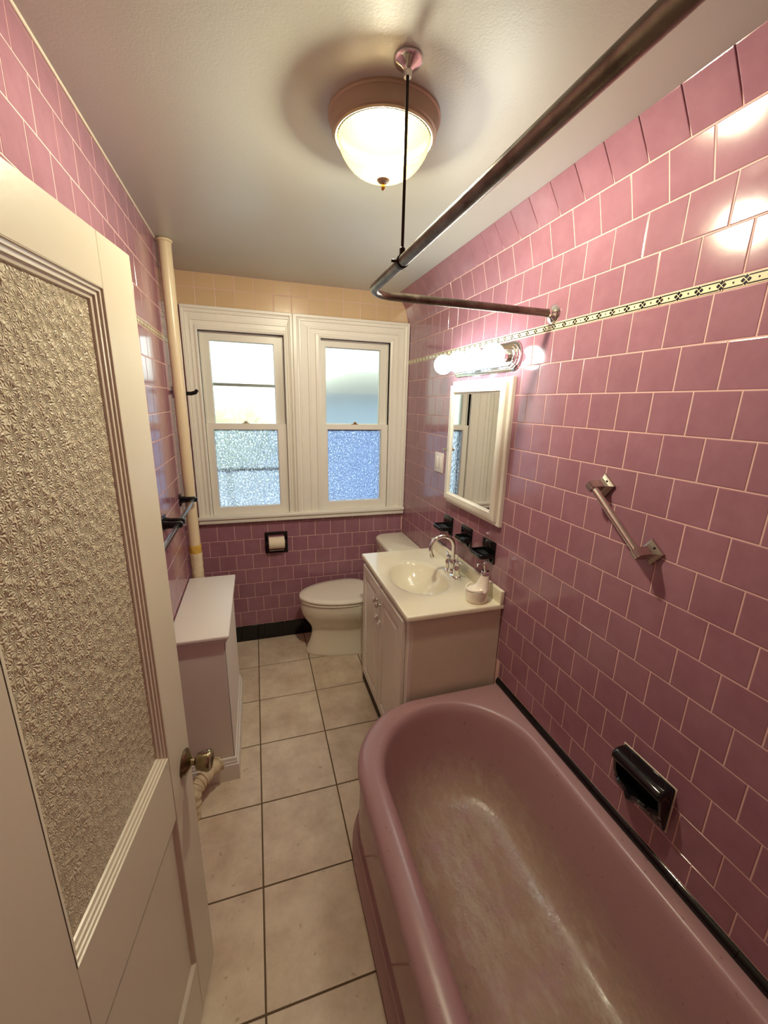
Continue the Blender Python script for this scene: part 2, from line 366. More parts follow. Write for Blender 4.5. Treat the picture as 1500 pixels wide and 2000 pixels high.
def tube(name, pts, rad, material, parent=None, n=14, smooth=50):
    pts = [Vector(p) for p in pts]; rads = rad if isinstance(rad, (list, tuple)) else [rad] * len(pts)
    loops = []; prev = None
    for i, p in enumerate(pts):
        d = (pts[min(i + 1, len(pts) - 1)] - pts[max(i - 1, 0)]).normalized()
        if prev is None:
            t = Vector((0, 0, 1)) if abs(d.z) < .9 else Vector((1, 0, 0)); e = d.cross(t).normalized()
        else:
            e = (prev - d * prev.dot(d)).normalized()
        prev = e; e2 = d.cross(e)
        loops.append([p + (e * math.cos(2 * math.pi * j / n) + e2 * math.sin(2 * math.pi * j / n)) * rads[i] for j in range(n)])
    return loft(name, loops, material, parent, smooth)

def arc(c, r, e1, e2, a0, a1, n):
    c, e1, e2 = Vector(c), Vector(e1), Vector(e2)
    return [c + (e1 * math.cos(a0 + (a1 - a0) * i / n) + e2 * math.sin(a0 + (a1 - a0) * i / n)) * r for i in range(n + 1)]

def catmull(keys, m):
    out = []
    for i in range(len(keys) - 1):
        p = [keys[max(i - 1, 0)], keys[i], keys[i + 1], keys[min(i + 2, len(keys) - 1)]]
        for s in range(m):
            t = s / m
            out.append([.5 * (2 * p[1][k] + (p[2][k] - p[0][k]) * t + (2 * p[0][k] - 5 * p[1][k] + 4 * p[2][k] - p[3][k]) * t * t
                              + (3 * p[1][k] - p[0][k] - 3 * p[2][k] + p[3][k]) * t ** 3) for k in range(len(p[0]))])
    out.append(list(keys[-1])); return out

def rects(name, loops, material, parent=None, smooth=None, conv=None, fill_end=False, smooth_angle=35):
    """loops of (x0,x1,z0,z1,depth) rectangles joined into a moulded frame"""
    conv = conv or (lambda x, z, d: (x, d, z)); L = []
    for x0, x1, z0, z1, d in loops: L.append([conv(x0, z0, d), conv(x1, z0, d), conv(x1, z1, d), conv(x0, z1, d)])
    return loft(name, L, material, parent, None, False, fill_end)

def rrect(x0, x1, y0, y1, radii, z, n=10, m=8):
    """rounded rectangle, counter-clockwise from near-left; radii (near-left, near-right, far-right, far-left)"""
    pts = []
    cs = ((x0, y0, radii[0], math.pi), (x1, y0, radii[1], 1.5 * math.pi), (x1, y1, radii[2], 0), (x0, y1, radii[3], .5 * math.pi))
    sg = ((1, 1), (-1, 1), (-1, -1), (1, -1)); cor = []
    for (x, y, r, a0), (sx, sy) in zip(cs, sg):
        cx, cy = x + sx * r, y + sy * r
        cor.append([(cx + r * math.cos(a0 + math.pi / 2 * i / n), cy + r * math.sin(a0 + math.pi / 2 * i / n), z) for i in range(n + 1)])
    for i in range(4):
        pts += cor[i]; a, b = cor[i][-1], cor[(i + 1) % 4][0]
        pts += [(a[0] + (b[0] - a[0]) * k / m, a[1] + (b[1] - a[1]) * k / m, z) for k in range(1, m)]
    return pts

# ------------------------------------------------------------------ tiles
_tc = {}
def tile_mesh(wd, ht, thick, ch, material):
    k = (round(wd, 4), round(ht, 4), thick, ch, material)
    if k in _tc: return _tc[k]
    vs = []; 
    for z, i in ((-thick, 0), (-ch, 0), (-ch * .25, ch * .45), (0, ch * 1.6)):
        vs += [(-wd / 2 + i, -ht / 2 + i, z), (wd / 2 - i, -ht / 2 + i, z), (wd / 2 - i, ht / 2 - i, z), (-wd / 2 + i, ht / 2 - i, z)]
    fs = [(3, 2, 1, 0)]
    for l in range(3):
        for j in range(4): fs.append((l * 4 + j, l * 4 + (j + 1) % 4, (l + 1) * 4 + (j + 1) % 4, (l + 1) * 4 + j))
    fs.append((12, 13, 14, 15))
    me = bpy.data.meshes.new('tile'); me.from_pydata(vs, [], fs); me.update(); me.materials.append(M[material]); _tc[k] = me
    return me

def place_tiles(parent, tiles, limit=300, gap=0.0024, thick=0.008, ch=0.0016, jitter=0.0022, name='tile'):
    """tiles: (centre, U, V, width, height, material)"""
    recs = []
    for c, U, V, wd, ht, m in tiles:
        if wd < .006 or ht < .006: continue
        U, V, c = Vector(U).normalized(), Vector(V).normalized(), Vector(c); q = []
        for a, b in ((-1, -1), (1, -1), (1, 1), (-1, 1)):
            s = project(c + U * (a * wd / 2) + V * (b * ht / 2))
            if s: q.append((min(max(s[0], 0), 1500), min(max(s[1], 0), 2000)))
        area = abs(sum(q[i][0] * q[(i + 1) % len(q)][1] - q[(i + 1) % len(q)][0] * q[i][1] for i in range(len(q)))) / 2 if len(q) == 4 else 0
        W = U.cross(V); Rm = Matrix((U, V, W)).transposed()
        Rm = Rm @ Matrix.Rotation(random.gauss(0, jitter), 3, 'X') @ Matrix.Rotation(random.gauss(0, jitter), 3, 'Y')
        recs.append((area, Matrix.Translation(c) @ Rm.to_4x4(), tile_mesh(wd - gap, ht - gap, thick, ch, m), m))
    recs.sort(key=lambda r: -r[0])
    for a, mx, me, m in recs[:limit]:
        o = bpy.data.objects.new(name, me); C.objects.link(o); o.parent = parent; o.matrix_basis = mx
    rest = recs[limit:]
    if rest:
        vs, fs = [], []
        for a, mx, me, m in rest:
            n0 = len(vs); vs += [tuple(mx @ v.co) for v in me.vertices]; fs += [tuple(n0 + i for i in p.vertices) for p in me.polygons]
        o = raw(name + '_field', vs, fs, rest[0][3], parent, fix=False); o['kind'] = 'stuff'

def bond_row(v0, v1, phase, u0, u1, pitch):
    """(uc, vc, w, h) of one course clipped to u0..u1; a joint falls on phase"""
    k = math.floor((u0 - phase) / pitch); out = []
    while phase + k * pitch < u1:
        a, b = max(u0, phase + k * pitch), min(u1, phase + (k + 1) * pitch)
        if b - a > .008: out.append(((a + b) / 2, (v0 + v1) / 2, b - a, v1 - v0))
        k += 1
    return out

# ================================================================== SETTING
# ---- floor
fl = box('floor', -1.5, B + .1, BACK - .1, D + .02, -.05, -.0025, 'floor_grout'); tag(fl, 'beige square ceramic floor tiles with dark brown grout', 'floor', kind='structure')
tl = []
for i in range(5):
    for j in range(10):
        x0, x1 = -.0611 + (i - 1) * FT, -.0611 + i * FT; y1 = 2.4744 + FT - j * FT; y0 = y1 - FT
        x0, x1, y0, y1 = max(x0, -A), min(x1, B), max(y0, BACK), min(y1, D)
        if x1 - x0 > .01 and y1 - y0 > .01: tl.append((((x0 + x1) / 2, (y0 + y1) / 2, 0), (1, 0, 0), (0, 1, 0), x1 - x0, y1 - y0, 'floor_tile'))
place_tiles(fl, tl, gap=.0055, thick=.006, ch=.0014, jitter=.0012)

# ---- ceiling
ce = box('ceiling', -1.5, B + .1, BACK - .1, D + .02, HC, HC + .06, 'ceiling'); tag(ce, 'cream painted plaster ceiling with fine roller texture', 'ceiling', kind='structure')

# ---- right wall with its two leaning courses under the ceiling
a1, a2 = math.radians(15), math.radians(33)
c0 = (B, 2.2175); c1 = (c0[0] - math.sin(a1) * TP, c0[1] + math.cos(a1) * TP); c2 = (c1[0] - math.sin(a2) * .108, c1[1] + math.cos(a2) * .108)
prof = [(B + .0009, -.05), (B + .0009, c0[1]), (c1[0] + .0009, c1[1]), (c2[0] + .0009, c2[1] + .02), (B + .1, c2[1] + .02), (B + .1, -.05)]
wr = loft('wall_right', [[(x, BACK - .1, z) for x, z in prof], [(x, D + .1, z) for x, z in prof]], 'grout', None, None)
tag(wr, 'pink glazed tile wall with a black and cream border, beside the bathtub', 'wall', kind='structure')
tl = []
Z1 = 1.7536; YJ = 1.4835
def rrow(zl, zh, ph, y0=BACK, y1=D):
    for uc, vc, wd, ht in bond_row(zl, zh, YJ + ph * TP, y0, y1, TP):
        skip = any(abs(uc - yy) < .05 and abs(vc - zz) < .05 for yy, zz in ((1.593, 1.042), (1.812, 1.042), (2.031, 1.042)))
        if not skip: tl.append(((B, uc, vc), (0, -1, 0), (0, 0, 1), wd, ht, 'pink_tile'))
for k in range(-2, 15):
    zh = Z1 - k * TP; zl = zh - TP
    ph = (.5 + .012 * max(k, 0)) if k % 2 == 0 else .012 * max(k, 0)
    if zh > .57: rrow(max(zl, .468), zh, ph)
    elif zh > .46:
        rrow(.468, zh, ph, BACK, 1.42); rrow(zl, zh, ph, 2.2, D)
    else: rrow(max(zl, .114), zh, ph, 2.2, D)
rrow(1.9985, 1.9985 + TP, 0); rrow(1.9985 + TP, 2.2175, .5)
for (p, q, ph) in ((c0, c1, 0), (c1, c2, .5)):
    V = Vector((q[0] - p[0], 0, q[1] - p[1])); hh = V.length
    for uc, vc, wd, ht in bond_row(0, hh, YJ + ph * TP, BACK, D, TP):
        tl.append((((p[0] + q[0]) / 2, uc, (p[1] + q[1]) / 2), (0, -1, 0), V, wd, hh, 'pink_tile'))
place_tiles(wr, tl)
y = BACK
while y < D:
    y2 = min(y + .1533, D); box('border_tile', B - .0006, B + .008, y + .0006, y2 - .0006, 1.9732, 1.9978, 'border', wr, .0008); y = y2

# ---- left wall
wl = bmesh.new()
add_box(wl, -A - .10, -A - .0009, .385, D + .1, -.05, HC + .02)
add_box(wl, -A - .10, -A - .0009, -.245, .385, 2.03, HC + .02)
add_box(wl, -A - .10, -A - .0009, BACK - .1, -.245, -.05, HC + .02)
wl = from_bm('wall_left', wl, 'grout'); tag(wl, 'pink glazed tile wall behind the open door, towel bars and standing pipe', 'wall', kind='structure')
tl = []
def lrow(zl, zh, ph, y0=.385, y1=D):
    for uc, vc, wd, ht in bond_row(zl, zh, 1.17 + ph * TP, y0, y1, TP): tl.append(((-A, uc, vc), (0, 1, 0), (0, 0, 1), wd, ht, 'pink_tile'))
for k in range(18):
    zh = 1.9725 - k * TP; lrow(max(zh - TP, .001), zh, .5 * (k % 2))
zz = 1.9985
for k, z2 in enumerate((2.108, 2.2175, 2.323, HC - .001)):
    lrow(zz, z2, .5 * (k % 2), .385 if k == 0 else -.245); zz = z2
tl2 = sorted(tl, key=lambda t: -(t[0][2] > 1.9) - .5 * (t[0][1] > 1.0 and t[0][2] > .7))
place_tiles(wl, tl2)
y = .385
while y < D:
    y2 = min(y + .1533, D); box('border_tile', -A - .008, -A + .0006, y + .0006, y2 - .0006, 1.9732, 1.9978, 'border_key', wl, .0008); y = y2
tube('caulk_line', [(-A + .001, BACK, HC), (-A + .001, D, HC)], .0045, 'white_grout', wl, 8)

# ---- far wall, with two window openings
W1 = (-.296, .200); W2 = (.432, .908); WZ = (.962, 2.106)
wf = bmesh.new(); yy0, yy1 = D + .0009, D + .15
for x0, x1, z0, z1 in ((-A - .1, B + .1, -.05, WZ[0]), (-A - .1, B + .1, WZ[1], HC + .02), (-A - .1, W1[0], *WZ), (W1[1], W2[0], *WZ), (W2[1], B + .1, *WZ)):
    add_box(wf, x0, x1, yy0, yy1, z0, z1)
wf = from_bm('wall_far', wf, 'grout'); tag(wf, 'window wall with pink tiles below and peach tiles above the two windows', 'wall', kind='structure')
tl = []; XJ = -.2816; ZL = .8855
for k in range(-1, 7):
    zh = ZL - k * TP; zl = zh - TP
    for uc, vc, wd, ht in bond_row(zl, min(zh, .935), XJ + (.5 * TP if k % 2 else 0), -A, B, TP):
        if abs(uc - .1) < .05 and abs(vc - .745) < .06: continue
        tl.append(((uc, D, vc), (1, 0, 0), (0, 0, 1), wd, ht, 'pink_tile'))
for z0, z1 in ((2.225, 2.334), (2.334, HC)):
    for uc, vc, wd, ht in bond_row(z0, z1, -.291, -A, B, TP): tl.append(((uc, D, vc), (1, 0, 0), (0, 0, 1), wd, ht, 'beige_tile'))
place_tiles(wf, tl)
bf = empty('baseboard_far', (.3, D, 0), 'black glazed tile skirting along the window wall', 'baseboard', kind='structure')
x = -A
k = 0
for xb in [-.33, -.1755, -.0205, .134, .2885, .443, .5975, .752, .9065, B]:
    box('tile', x + .001, xb - .001, D - .009, D + .001, .001, .1185, 'black_ceramic', bf, .003); x = xb

# ---- wall behind the camera, hallway beyond the door opening
wb = box('wall_back', -A - .1, B + .1, BACK - .1, BACK, -.05, HC + .02, 'wall_plain'); tag(wb, 'pink wall behind the viewer at the head of the tub', 'wall', kind='structure')
hl = bmesh.new(); add_box(hl, -1.5, -1.4, BACK - .1, D, 0, HC); add_box(hl, -1.5, -A - .1, BACK - .1, BACK, 0, HC); add_box(hl, -1.5, -A - .1, .9, 1.0, 0, HC)
tag(from_bm('wall_hall', hl, 'hall'), 'cream hallway walls beyond the door opening', 'wall', kind='structure')

# ---- door casing and leaf
dc = empty('trim_1', (-A, .06, 0), 'cream painted casing around the door opening', 'trim', kind='structure')
box('casing_leg', -A - .1, -A + .02, .315, .395, 0, 2.04, 'door_paint', dc, .003); box('casing_leg', -A - .1, -A + .02, -.255, -.175, 0, 2.04, 'door_paint', dc, .003)
box('casing_head', -A - .1, -A + .02, -.255, .395, 2.03, 2.11, 'door_paint', dc, .003)

DW = .615; th = math.radians(81.4)
dr = empty('door_1', (-.213 - DW * math.cos(th), .989 - DW * math.sin(th), 0.0), 'open cream door with an obscured glass upper panel', 'door', kind='structure', rotz=th)
OX0, OX1, OZ0, OZ1, PZ0, PZ1 = .125, .49, .905, 1.882, .215, .725
box('stile', 0, OX0, 0, .035, .012, 1.97, 'door_paint', dr, .002); box('stile', OX1, DW, 0, .035, .012, 1.97, 'door_paint', dr, .002)
box('rail', OX0, OX1, .0004, .0346, OZ1, 1.9695, 'door_paint', dr, .001); box('rail', OX0, OX1, .0004, .0346, PZ1, OZ0, 'door_paint', dr, .001)
box('rail', OX0, OX1, .0004, .0346, .0125, PZ0, 'door_paint', dr, .001)
gp = [(0, 0), (.001, .0), (.002, .003), (.007, .004), (.008, .007), (.014, .008), (.015, .011), (.021, .013), (.023, .018), (.023, .03)]
rects('glazing_bead', [(OX0 + t, OX1 - t, OZ0 + t, OZ1 - t, d) for t, d in gp], 'door_paint', dr)
g = box('glass_panel', OX0 + .016, OX1 - .016, .0165, .0215, OZ0 + .016, OZ1 - .016, 'door_glass', dr); g['label'] = 'glue-chip obscured glass'
rects('panel_moulding', [(OX0 + t, OX1 - t, PZ0 + t, PZ1 - t, d) for t, d in ((0, 0), (.002, .001), (.008, .010), (.012, .012))], 'door_paint', dr)
box('lower_panel', OX0 - .0, OX1 + .0, .0105, .024, PZ0, PZ1, 'door_paint', dr)
KX, KZ = DW - .043, .806
ro = lathe('rosette', [(.0, 0), (.033, 0), (.034, -.003), (.030, -.008), (.018, -.014), (.011, -.018), (.0, -.018)], (KX, 0, KZ), (0, 1, 0), 'knob_brass', dr, 32)
lathe('knob', [(.0095, -.014), (.009, -.026), (.014, -.030), (.0205, -.033), (.0235, -.045), (.0265, -.058), (.0262, -.062), (.023, -.066), (.012, -.064), (.0, -.062)], (KX, 0, KZ), (0, 1, 0), 'knob_brass', dr, 32)
for hz in (.25, 1.70): lathe('hinge', [(.0, -.045), (.006, -.045), (.006, .045), (.0, .045)], (-.004, .012, hz), (0, 0, 1), 'knob_brass', dr, 12)

# ---- windows
def window(name, label, ox, legs, glass_u, glass_l, casing_out, storm):
    x0, x1 = ox; z0, z1 = WZ
    wn = empty(name, ((x0 + x1) / 2, D, z0), label, 'window', kind='structure')
    L, R = casing_out; top = 2.234; wl_, wr_, wt = x0 - L, R - x1, top - z1
    pf = [(0, -.002), (0, .030), (.02, .033), (.13, .033), (.15, .024), (.20, .022), (.22, .026), (.28, .026), (.30, .018), (.52, .016), (.54, .021), (.60, .021), (.62, .014), (.80, .013), (.82, .020), (.92, .021), (1, .017), (1.0, -.10)]
    rects('casing', [(L + wl_ * f, R - wr_ * f, z0 - .01, top - wt * f, D - o) for f, o in pf], 'trim_paint', wn)
    # parting stop between the sashes
    rects('stop', [(x0 + e, x1 - e, z0 - .01, z1 - e, yq) for e, yq in ((-.001, D + .030), (.008, D + .030), (.008, D + .040), (-.001, D + .040))], 'trim_paint', wn)
    gx0, gx1, gz0, gz1 = glass_u
    us = rects('upper_sash', [(x0, x1, 1.515, z1, D + .075), (x0, x1, 1.515, z1, D + .042), (gx0 - .004, gx1 + .004, gz0 - .004, gz1 + .004, D + .042), (gx0, gx1, gz0, gz1, D + .054), (gx0, gx1, gz0, gz1, D + .075)], 'trim_paint', wn)
    box('pane', gx0 - .004, gx1 + .004, D + .062, D + .066, gz0 - .004, gz1 + .004, 'frosted' if storm else 'frosted_cream', us)
    gx0, gx1, gz0, gz1 = glass_l
    ls = rects('lower_sash', [(x0 + .002, x1 - .002, z0, 1.562, D + .041), (x0 + .002, x1 - .002, z0, 1.562, D + .004), (gx0 - .005, gx1 + .005, gz0 - .005, gz1 + .005, D + .004), (gx0, gx1, gz0, gz1, D + .016), (gx0, gx1, gz0, gz1, D + .041)], 'trim_paint', wn)
    box('pane', gx0 - .004, gx1 + .004, D + .023, D + .027, gz0 - .004, gz1 + .004, 'pebbled', ls)
    xm = (glass_l[0] + glass_l[1]) / 2
    lk = bmesh.new(); add_box(lk, xm - .022, xm + .022, D + .006, D + .03, 1.5622, 1.567, .001); add_box(lk, xm - .009, xm + .011, D + .008, D + .02, 1.567, 1.578, .002)
    from_bm('sash_lock', lk, 'nickel' if storm else 'brass', wn)
    # outer storm frame
    rects('storm_frame', [(x0, x1, z0, z1, D + .135), (x0, x1, z0, z1, D + .115), (x0 + .018, x1 - .018, z0 + .018, z1 - .018, D + .115), (x0 + .018, x1 - .018, z0 + .018, z1 - .018, D + .135)], 'steel', wn)
    if storm:
        for zz_ in (1.803, 1.245): box('storm_rail', x0 + .018, x1 - .018, D + .117, D + .130, zz_ - .010, zz_ + .010, 'steel', wn)
    return wn
window('window_1', 'double-hung window with a dark storm rail across its upper pane', W1, None, (-.239, .136, 1.562, 2.054), (-.250, .139, 1.014, 1.520), (-.380, .246), True)
window('window_2', 'double-hung window next to the mirror wall with a bluish lower pane', W2, None, (.475, .850, 1.566, 2.058), (.478, .857, 1.020, 1.524), (.256, 1.036), False)
ml = box('trim_2', .244, .258, D - .022, D + .01, .958, 2.236, 'trim_paint', None, .003); tag(ml, 'narrow painted strip between the two window casings', 'trim', kind='structure')
sl = bmesh.new()
add_box(sl, -.386, B - .002, D - .052, D + .012, .940, .963, .006, 3); add_box(sl, -.383, B - .004, D - .040, D + .004, .912, .9405, .004, 2)
tag(from_bm('trim_3', sl, 'trim_paint', None, 40), 'long white painted sill under both windows', 'trim', kind='structure')

# ---- black liner along the tub
ln = empty('trim_4', (B, .5, .44), 'black ceramic liner between the tub rim and the pink tiles', 'trim', kind='structure')
y = 1.418
for yj in [1.286 - .1515 * i for i in range(11)]:
    y2 = max(yj, BACK)
    loft('liner', [[(B + .004, q, .438), (B - .012, q, .438), (B - .0125, q, .446), (B - .010, q, .456), (B - .004, q, .4645), (B + .004, q, .4665)] for q in (y - .0006, y2 + .0006)], 'black_ceramic', ln, 60)
    y = y2

# ================================================================== THINGS
# ---- bathtub
def bathtub():
    t = empty('bathtub', (.65, .6, 0), 'pink enamel bathtub with a rolled rim, beside the vanity', 'bathtub')
    N = -.16
    def lp(xl, xr, yn, yf, rfl, rfr, z, rn=.02): return rrect(xl, xr, yn, yf, (rn, rn, rfr, rfl), z, 14, 10)
    R = B - .013 + .012
    # apron with stepped plinth
    ap = [(.269, 0, .31), (.268, .050, .31), (.274, .056, .31), (.276, .085, .31), (.282, .090, .31), (.283, .115, .31), (.291, .120, .305), (.294, .36, .305), (.298, .376, .30), (.302, .388, .30)]
    loft('apron', [lp(x, R - .004, N + .03, 1.413 - (x - .269) * .5, r, .02, z) for x, z, r in ap], 'tub_apron', t, 50, False, False)
    rim = [(.303, R, 1.390, .30, .01, .384), (.293, R, 1.401, .31, .01, .388), (.286, R, 1.409, .315, .01, .396), (.2835, R, 1.414, .32, .01, .407), (.2865, R, 1.416, .32, .01, .419), (.297, R, 1.416, .315, .01, .430),
           (.314, R, 1.412, .31, .01, .4365), (.333, R - .006, 1.404, .30, .02, .4385)]
    loops = [lp(xl, xr, N, yf, a, b, z) for xl, xr, yf, a, b, z in rim]
    # from the deck over the inner edge and down into the basin: xl, xr, yn, yf, radius, z
    keys = [(.345, 1.000, -.06, 1.384, .31, .4382), (.361, .984, -.04, 1.368, .305, .434), (.374, .975, -.03, 1.357, .30, .421), (.381, .967, -.02, 1.347, .295, .395),
            (.397, .950, .00, 1.327, .285, .31), (.420, .930, .03, 1.297, .27, .21), (.447, .905, .06, 1.257, .25, .145), (.490, .868, .12, 1.197, .21, .105), (.54, .82, .2, 1.13, .17, .092), (.60, .76, .4, 1.0, .08, .089)]
    for xl, xr, yn, yf, r, z in catmull(keys, 4): loops.append(rrect(xl, xr, yn, yf, (r, r, r, r), z, 14, 10))
    loft('basin', loops, 'tub', t, 60, False, True)
    lathe('drain', [(0, 0), (.026, 0), (.026, .003), (.018, .003), (.016, .001), (0, .001)], (.68, .48, .0865), (0, 0, 1), 'steel', t, 24)
bathtub()

# ---- vanity
VX, VY0, VY1, VZ = .567, 1.430, 2.212, .840
def vanity():
    t = empty('vanity_cabinet', (.8, 1.82, 0), 'white two-door vanity cabinet between the tub and the toilet', 'cabinet')
    fx = .583; y0, y1, zt = 1.444, 2.176, VZ - .021
    box('side_panel', fx + .018, B - .003, y0, y0 + .014, .0, zt, 'vanity_side', t, .001); box('side_panel', fx + .018, B - .003, y1 - .014, y1, .0, zt, 'vanity_side', t, .001)
    ff = bmesh.new()
    add_box(ff, fx, fx + .018, y0 - .001, y0 + .034, .075, zt, .001); add_box(ff, fx, fx + .018, y1 - .034, y1 + .001, .075, zt, .001)
    add_box(ff, fx + .0003, fx + .0175, y0 + .03, y1 - .03, zt - .04, zt, .001); add_box(ff, fx + .0003, fx + .0175, y0 + .03, y1 - .03, .075, .11, .001)
    from_bm('face_frame', ff, 'white_paint', t, 40)
    box('toe_gap_shade', fx - .008, fx + .004, y0 + .002, y1 - .004, 0, .074, 'black_gap', t); box('bottom_panel', fx + .018, B - .004, y0 + .014, y1 - .014, .085, .1, 'vanity_side', t)  # dark board set forward in place of the shade under the doors
    box('back_panel', B - .016, B - .004, y0 + .014, y1 - .014, .1, zt - .005, 'vanity_side', t)
    for ya, yb, yk, zk in ((1.478, 1.824, 1.806, .707), (1.832, 2.158, 1.856, .714)):
        cv = lambda y, z, d: (d, y, z); za, zb = .078, .795
        lp = [(0, fx - .001), (0, fx - .016), (.003, fx - .018), (.050, fx - .018), (.054, fx - .009), (.064, fx - .008), (.088, fx - .0175), (.092, fx - .018)]
        d = rects('door', [(ya + e, yb - e, za + e, zb - e, x) for e, x in lp], 'white_paint', t, conv=cv, fill_end=True)
        lathe('knob', [(0, 0), (.007, 0), (.006, -.010), (.011, -.015), (.0145, -.021), (.012, -.026), (0, -.027)], (fx - .018, yk, zk), (1, 0, 0), 'steel', d, 20)
        lb = bmesh.new(); add_box(lb, fx - .026, fx - .018, yk - .012, yk + .012, zk - .125, zk - .09, .003, 2); add_box(lb, fx - .034, fx - .026, yk - .006, yk + .008, zk - .115, zk - .10, .003, 2)
        from_bm('safety_latch', lb, 'clear_plastic', d, 40)
vanity()

def vanity_top():
    t = empty('washbasin', (.8, 1.82, VZ - .02), 'cream cultured marble vanity top with an oval basin', 'sink')
    nx, ny = 78, 112; x0, x1, y0, y1 = VX, B - .0025, VY0, VY1; cx, cy, ra, rb = .772, 1.815, .148, .203
    def hz(x, y):
        r = math.hypot((x - cx) / ra, (y - cy) / rb); z = VZ
        if r < 1: 
            z = VZ - .004 - .120 * (1 - r ** 2.6) ** .85
        elif r < 1.16:
            s = (r - 1) / .16; z = VZ - .004 * (1 - s * s * (3 - 2 * s)) 
        e = min(x - x0, y - y0, y1 - y)
        if e < .008: z -= .008 - math.sqrt(max(0, .008 ** 2 - (.008 - e) ** 2))
        return z
    vs, fs = [], []
    xs = [x0 + .008 * (i / 4) for i in range(4)] + [x0 + .008 + (x1 - x0 - .008) * i / (nx - 4) for i in range(nx - 3)]
    ys = [y0 + .008 * (i / 4) for i in range(4)] + [y0 + .008 + (y1 - y0 - .016) * i / (ny - 8) for i in range(ny - 7)] + [y1 - .008 + .008 * (i / 4) for i in range(1, 5)]
    for x in xs:
        for y in ys: vs.append((x, y, hz(x, y)))
    nY = len(ys)
    for i in range(len(xs) - 1):
        for j in range(nY - 1): fs.append((i * nY + j, (i + 1) * nY + j, (i + 1) * nY + j + 1, i * nY + j + 1))
    # skirt
    bd = [(i * nY) for i in range(len(xs))] + [((len(xs) - 1) * nY + j) for j in range(1, nY)] + [(i * nY + nY - 1) for i in range(len(xs) - 2, -1, -1)] + [j for j in range(nY - 2, 0, -1)]
    n0 = len(vs)
    for q in bd: vs.append((vs[q][0], vs[q][1], VZ - .021))
    for k in range(len(bd)): k2 = (k + 1) % len(bd); fs.append((bd[k], n0 + k, n0 + k2, bd[k2]))
    raw('countertop', vs, fs, 'marble', t, 50)
    bs = box('backsplash', B - .022, B - .002, VY0 + .001, VY1 - .001, VZ - .018, VZ + .064, 'marble', t, .004, 3)
    lathe('drain', [(0, .002), (.012, .002), (.018, .004), (.021, .003), (.0215, 0)], (cx, cy, VZ - .1245), (0, 0, 1), 'chrome', t, 24)
    box('overflow_slot', cx - ra * .80 - .002, cx - ra * .80 + .004, cy - .014, cy + .014, VZ - .055, VZ - .048, 'black_gap', t, .001)
vanity_top()

def faucet():
    bx, by, bz = .958, 1.80, VZ
    t = empty('faucet', (bx, by, bz), 'chrome gooseneck faucet with two lever handles on the vanity top', 'faucet')
    lps = []
    for s, z in ((1, 0), (1, .006), (.92, .012), (.80, .016)):
        lps.append([(bx + .026 * s * (abs(math.cos(a)) ** .6) * (1 if math.cos(a) > 0 else -1), by + .078 * s * (abs(math.sin(a)) ** .75) * (1 if math.sin(a) > 0 else -1), bz + z) for a in [2 * math.pi * i / 40 for i in range(40)]])
    loft('base_plate', lps, 'chrome', t, 40)
    lathe('spout_body', [(0, .01), (.021, .012), (.022, .02), (.017, .032), (.0165, .05), (.019, .062), (.016, .075), (.0125, .084), (0, .085)], (bx, by, bz), (0, 0, 1), 'chrome', t, 24)
    R = .066; zc = bz + .150
    pts = [(bx, by, bz + .07), (bx, by, bz + .11)] + [tuple(v) for v in arc((bx - R, by, zc), R, (1, 0, 0), (0, 0, 1), 0, math.pi * 1.12, 22)]
    last = Vector(pts[-1]); prev = Vector(pts[-2]); dv = (last - prev).normalized(); pts.append(tuple(last + dv * .012))
    tube('spout', pts, .0098, 'chrome', t, 16)
    lathe('aerator', [(0, 0), (.012, 0), (.0125, .012), (.0118, .016), (0, .016)], last + dv * .006, dv, 'chrome', t, 20)
    for s in (-1, 1):
        hy = by + s * .05
        lathe('handle_body', [(0, .012), (.019, .012), (.020, .02), (.0175, .03), (.0185, .042), (.0155, .056), (.011, .066), (.010, .074), (.0125, .08), (.009, .088), (0, .089)], (bx, hy, bz), (0, 0, 1), 'chrome', t, 24)
        tube('lever', [(bx, hy, bz + .081), (bx + .004, hy + s * .016, bz + .088), (bx + .006, hy + s * .034, bz + .093), (bx + .007, hy + s * .046, bz + .090)], [.004, .0045, .0055, .003], 'chrome', t, 10)
    tube('lift_rod', [(bx + .024, by, bz + .01), (bx + .026, by - .002, bz + .10)], .0022, 'chrome', t, 8)
    lathe('lift_knob', [(0, 0), (.003, 0), (.0055, .006), (.004, .012), (0, .013)], (bx + .026, by - .002, bz + .10), (0, 0, 1), 'chrome', t, 14)
faucet()

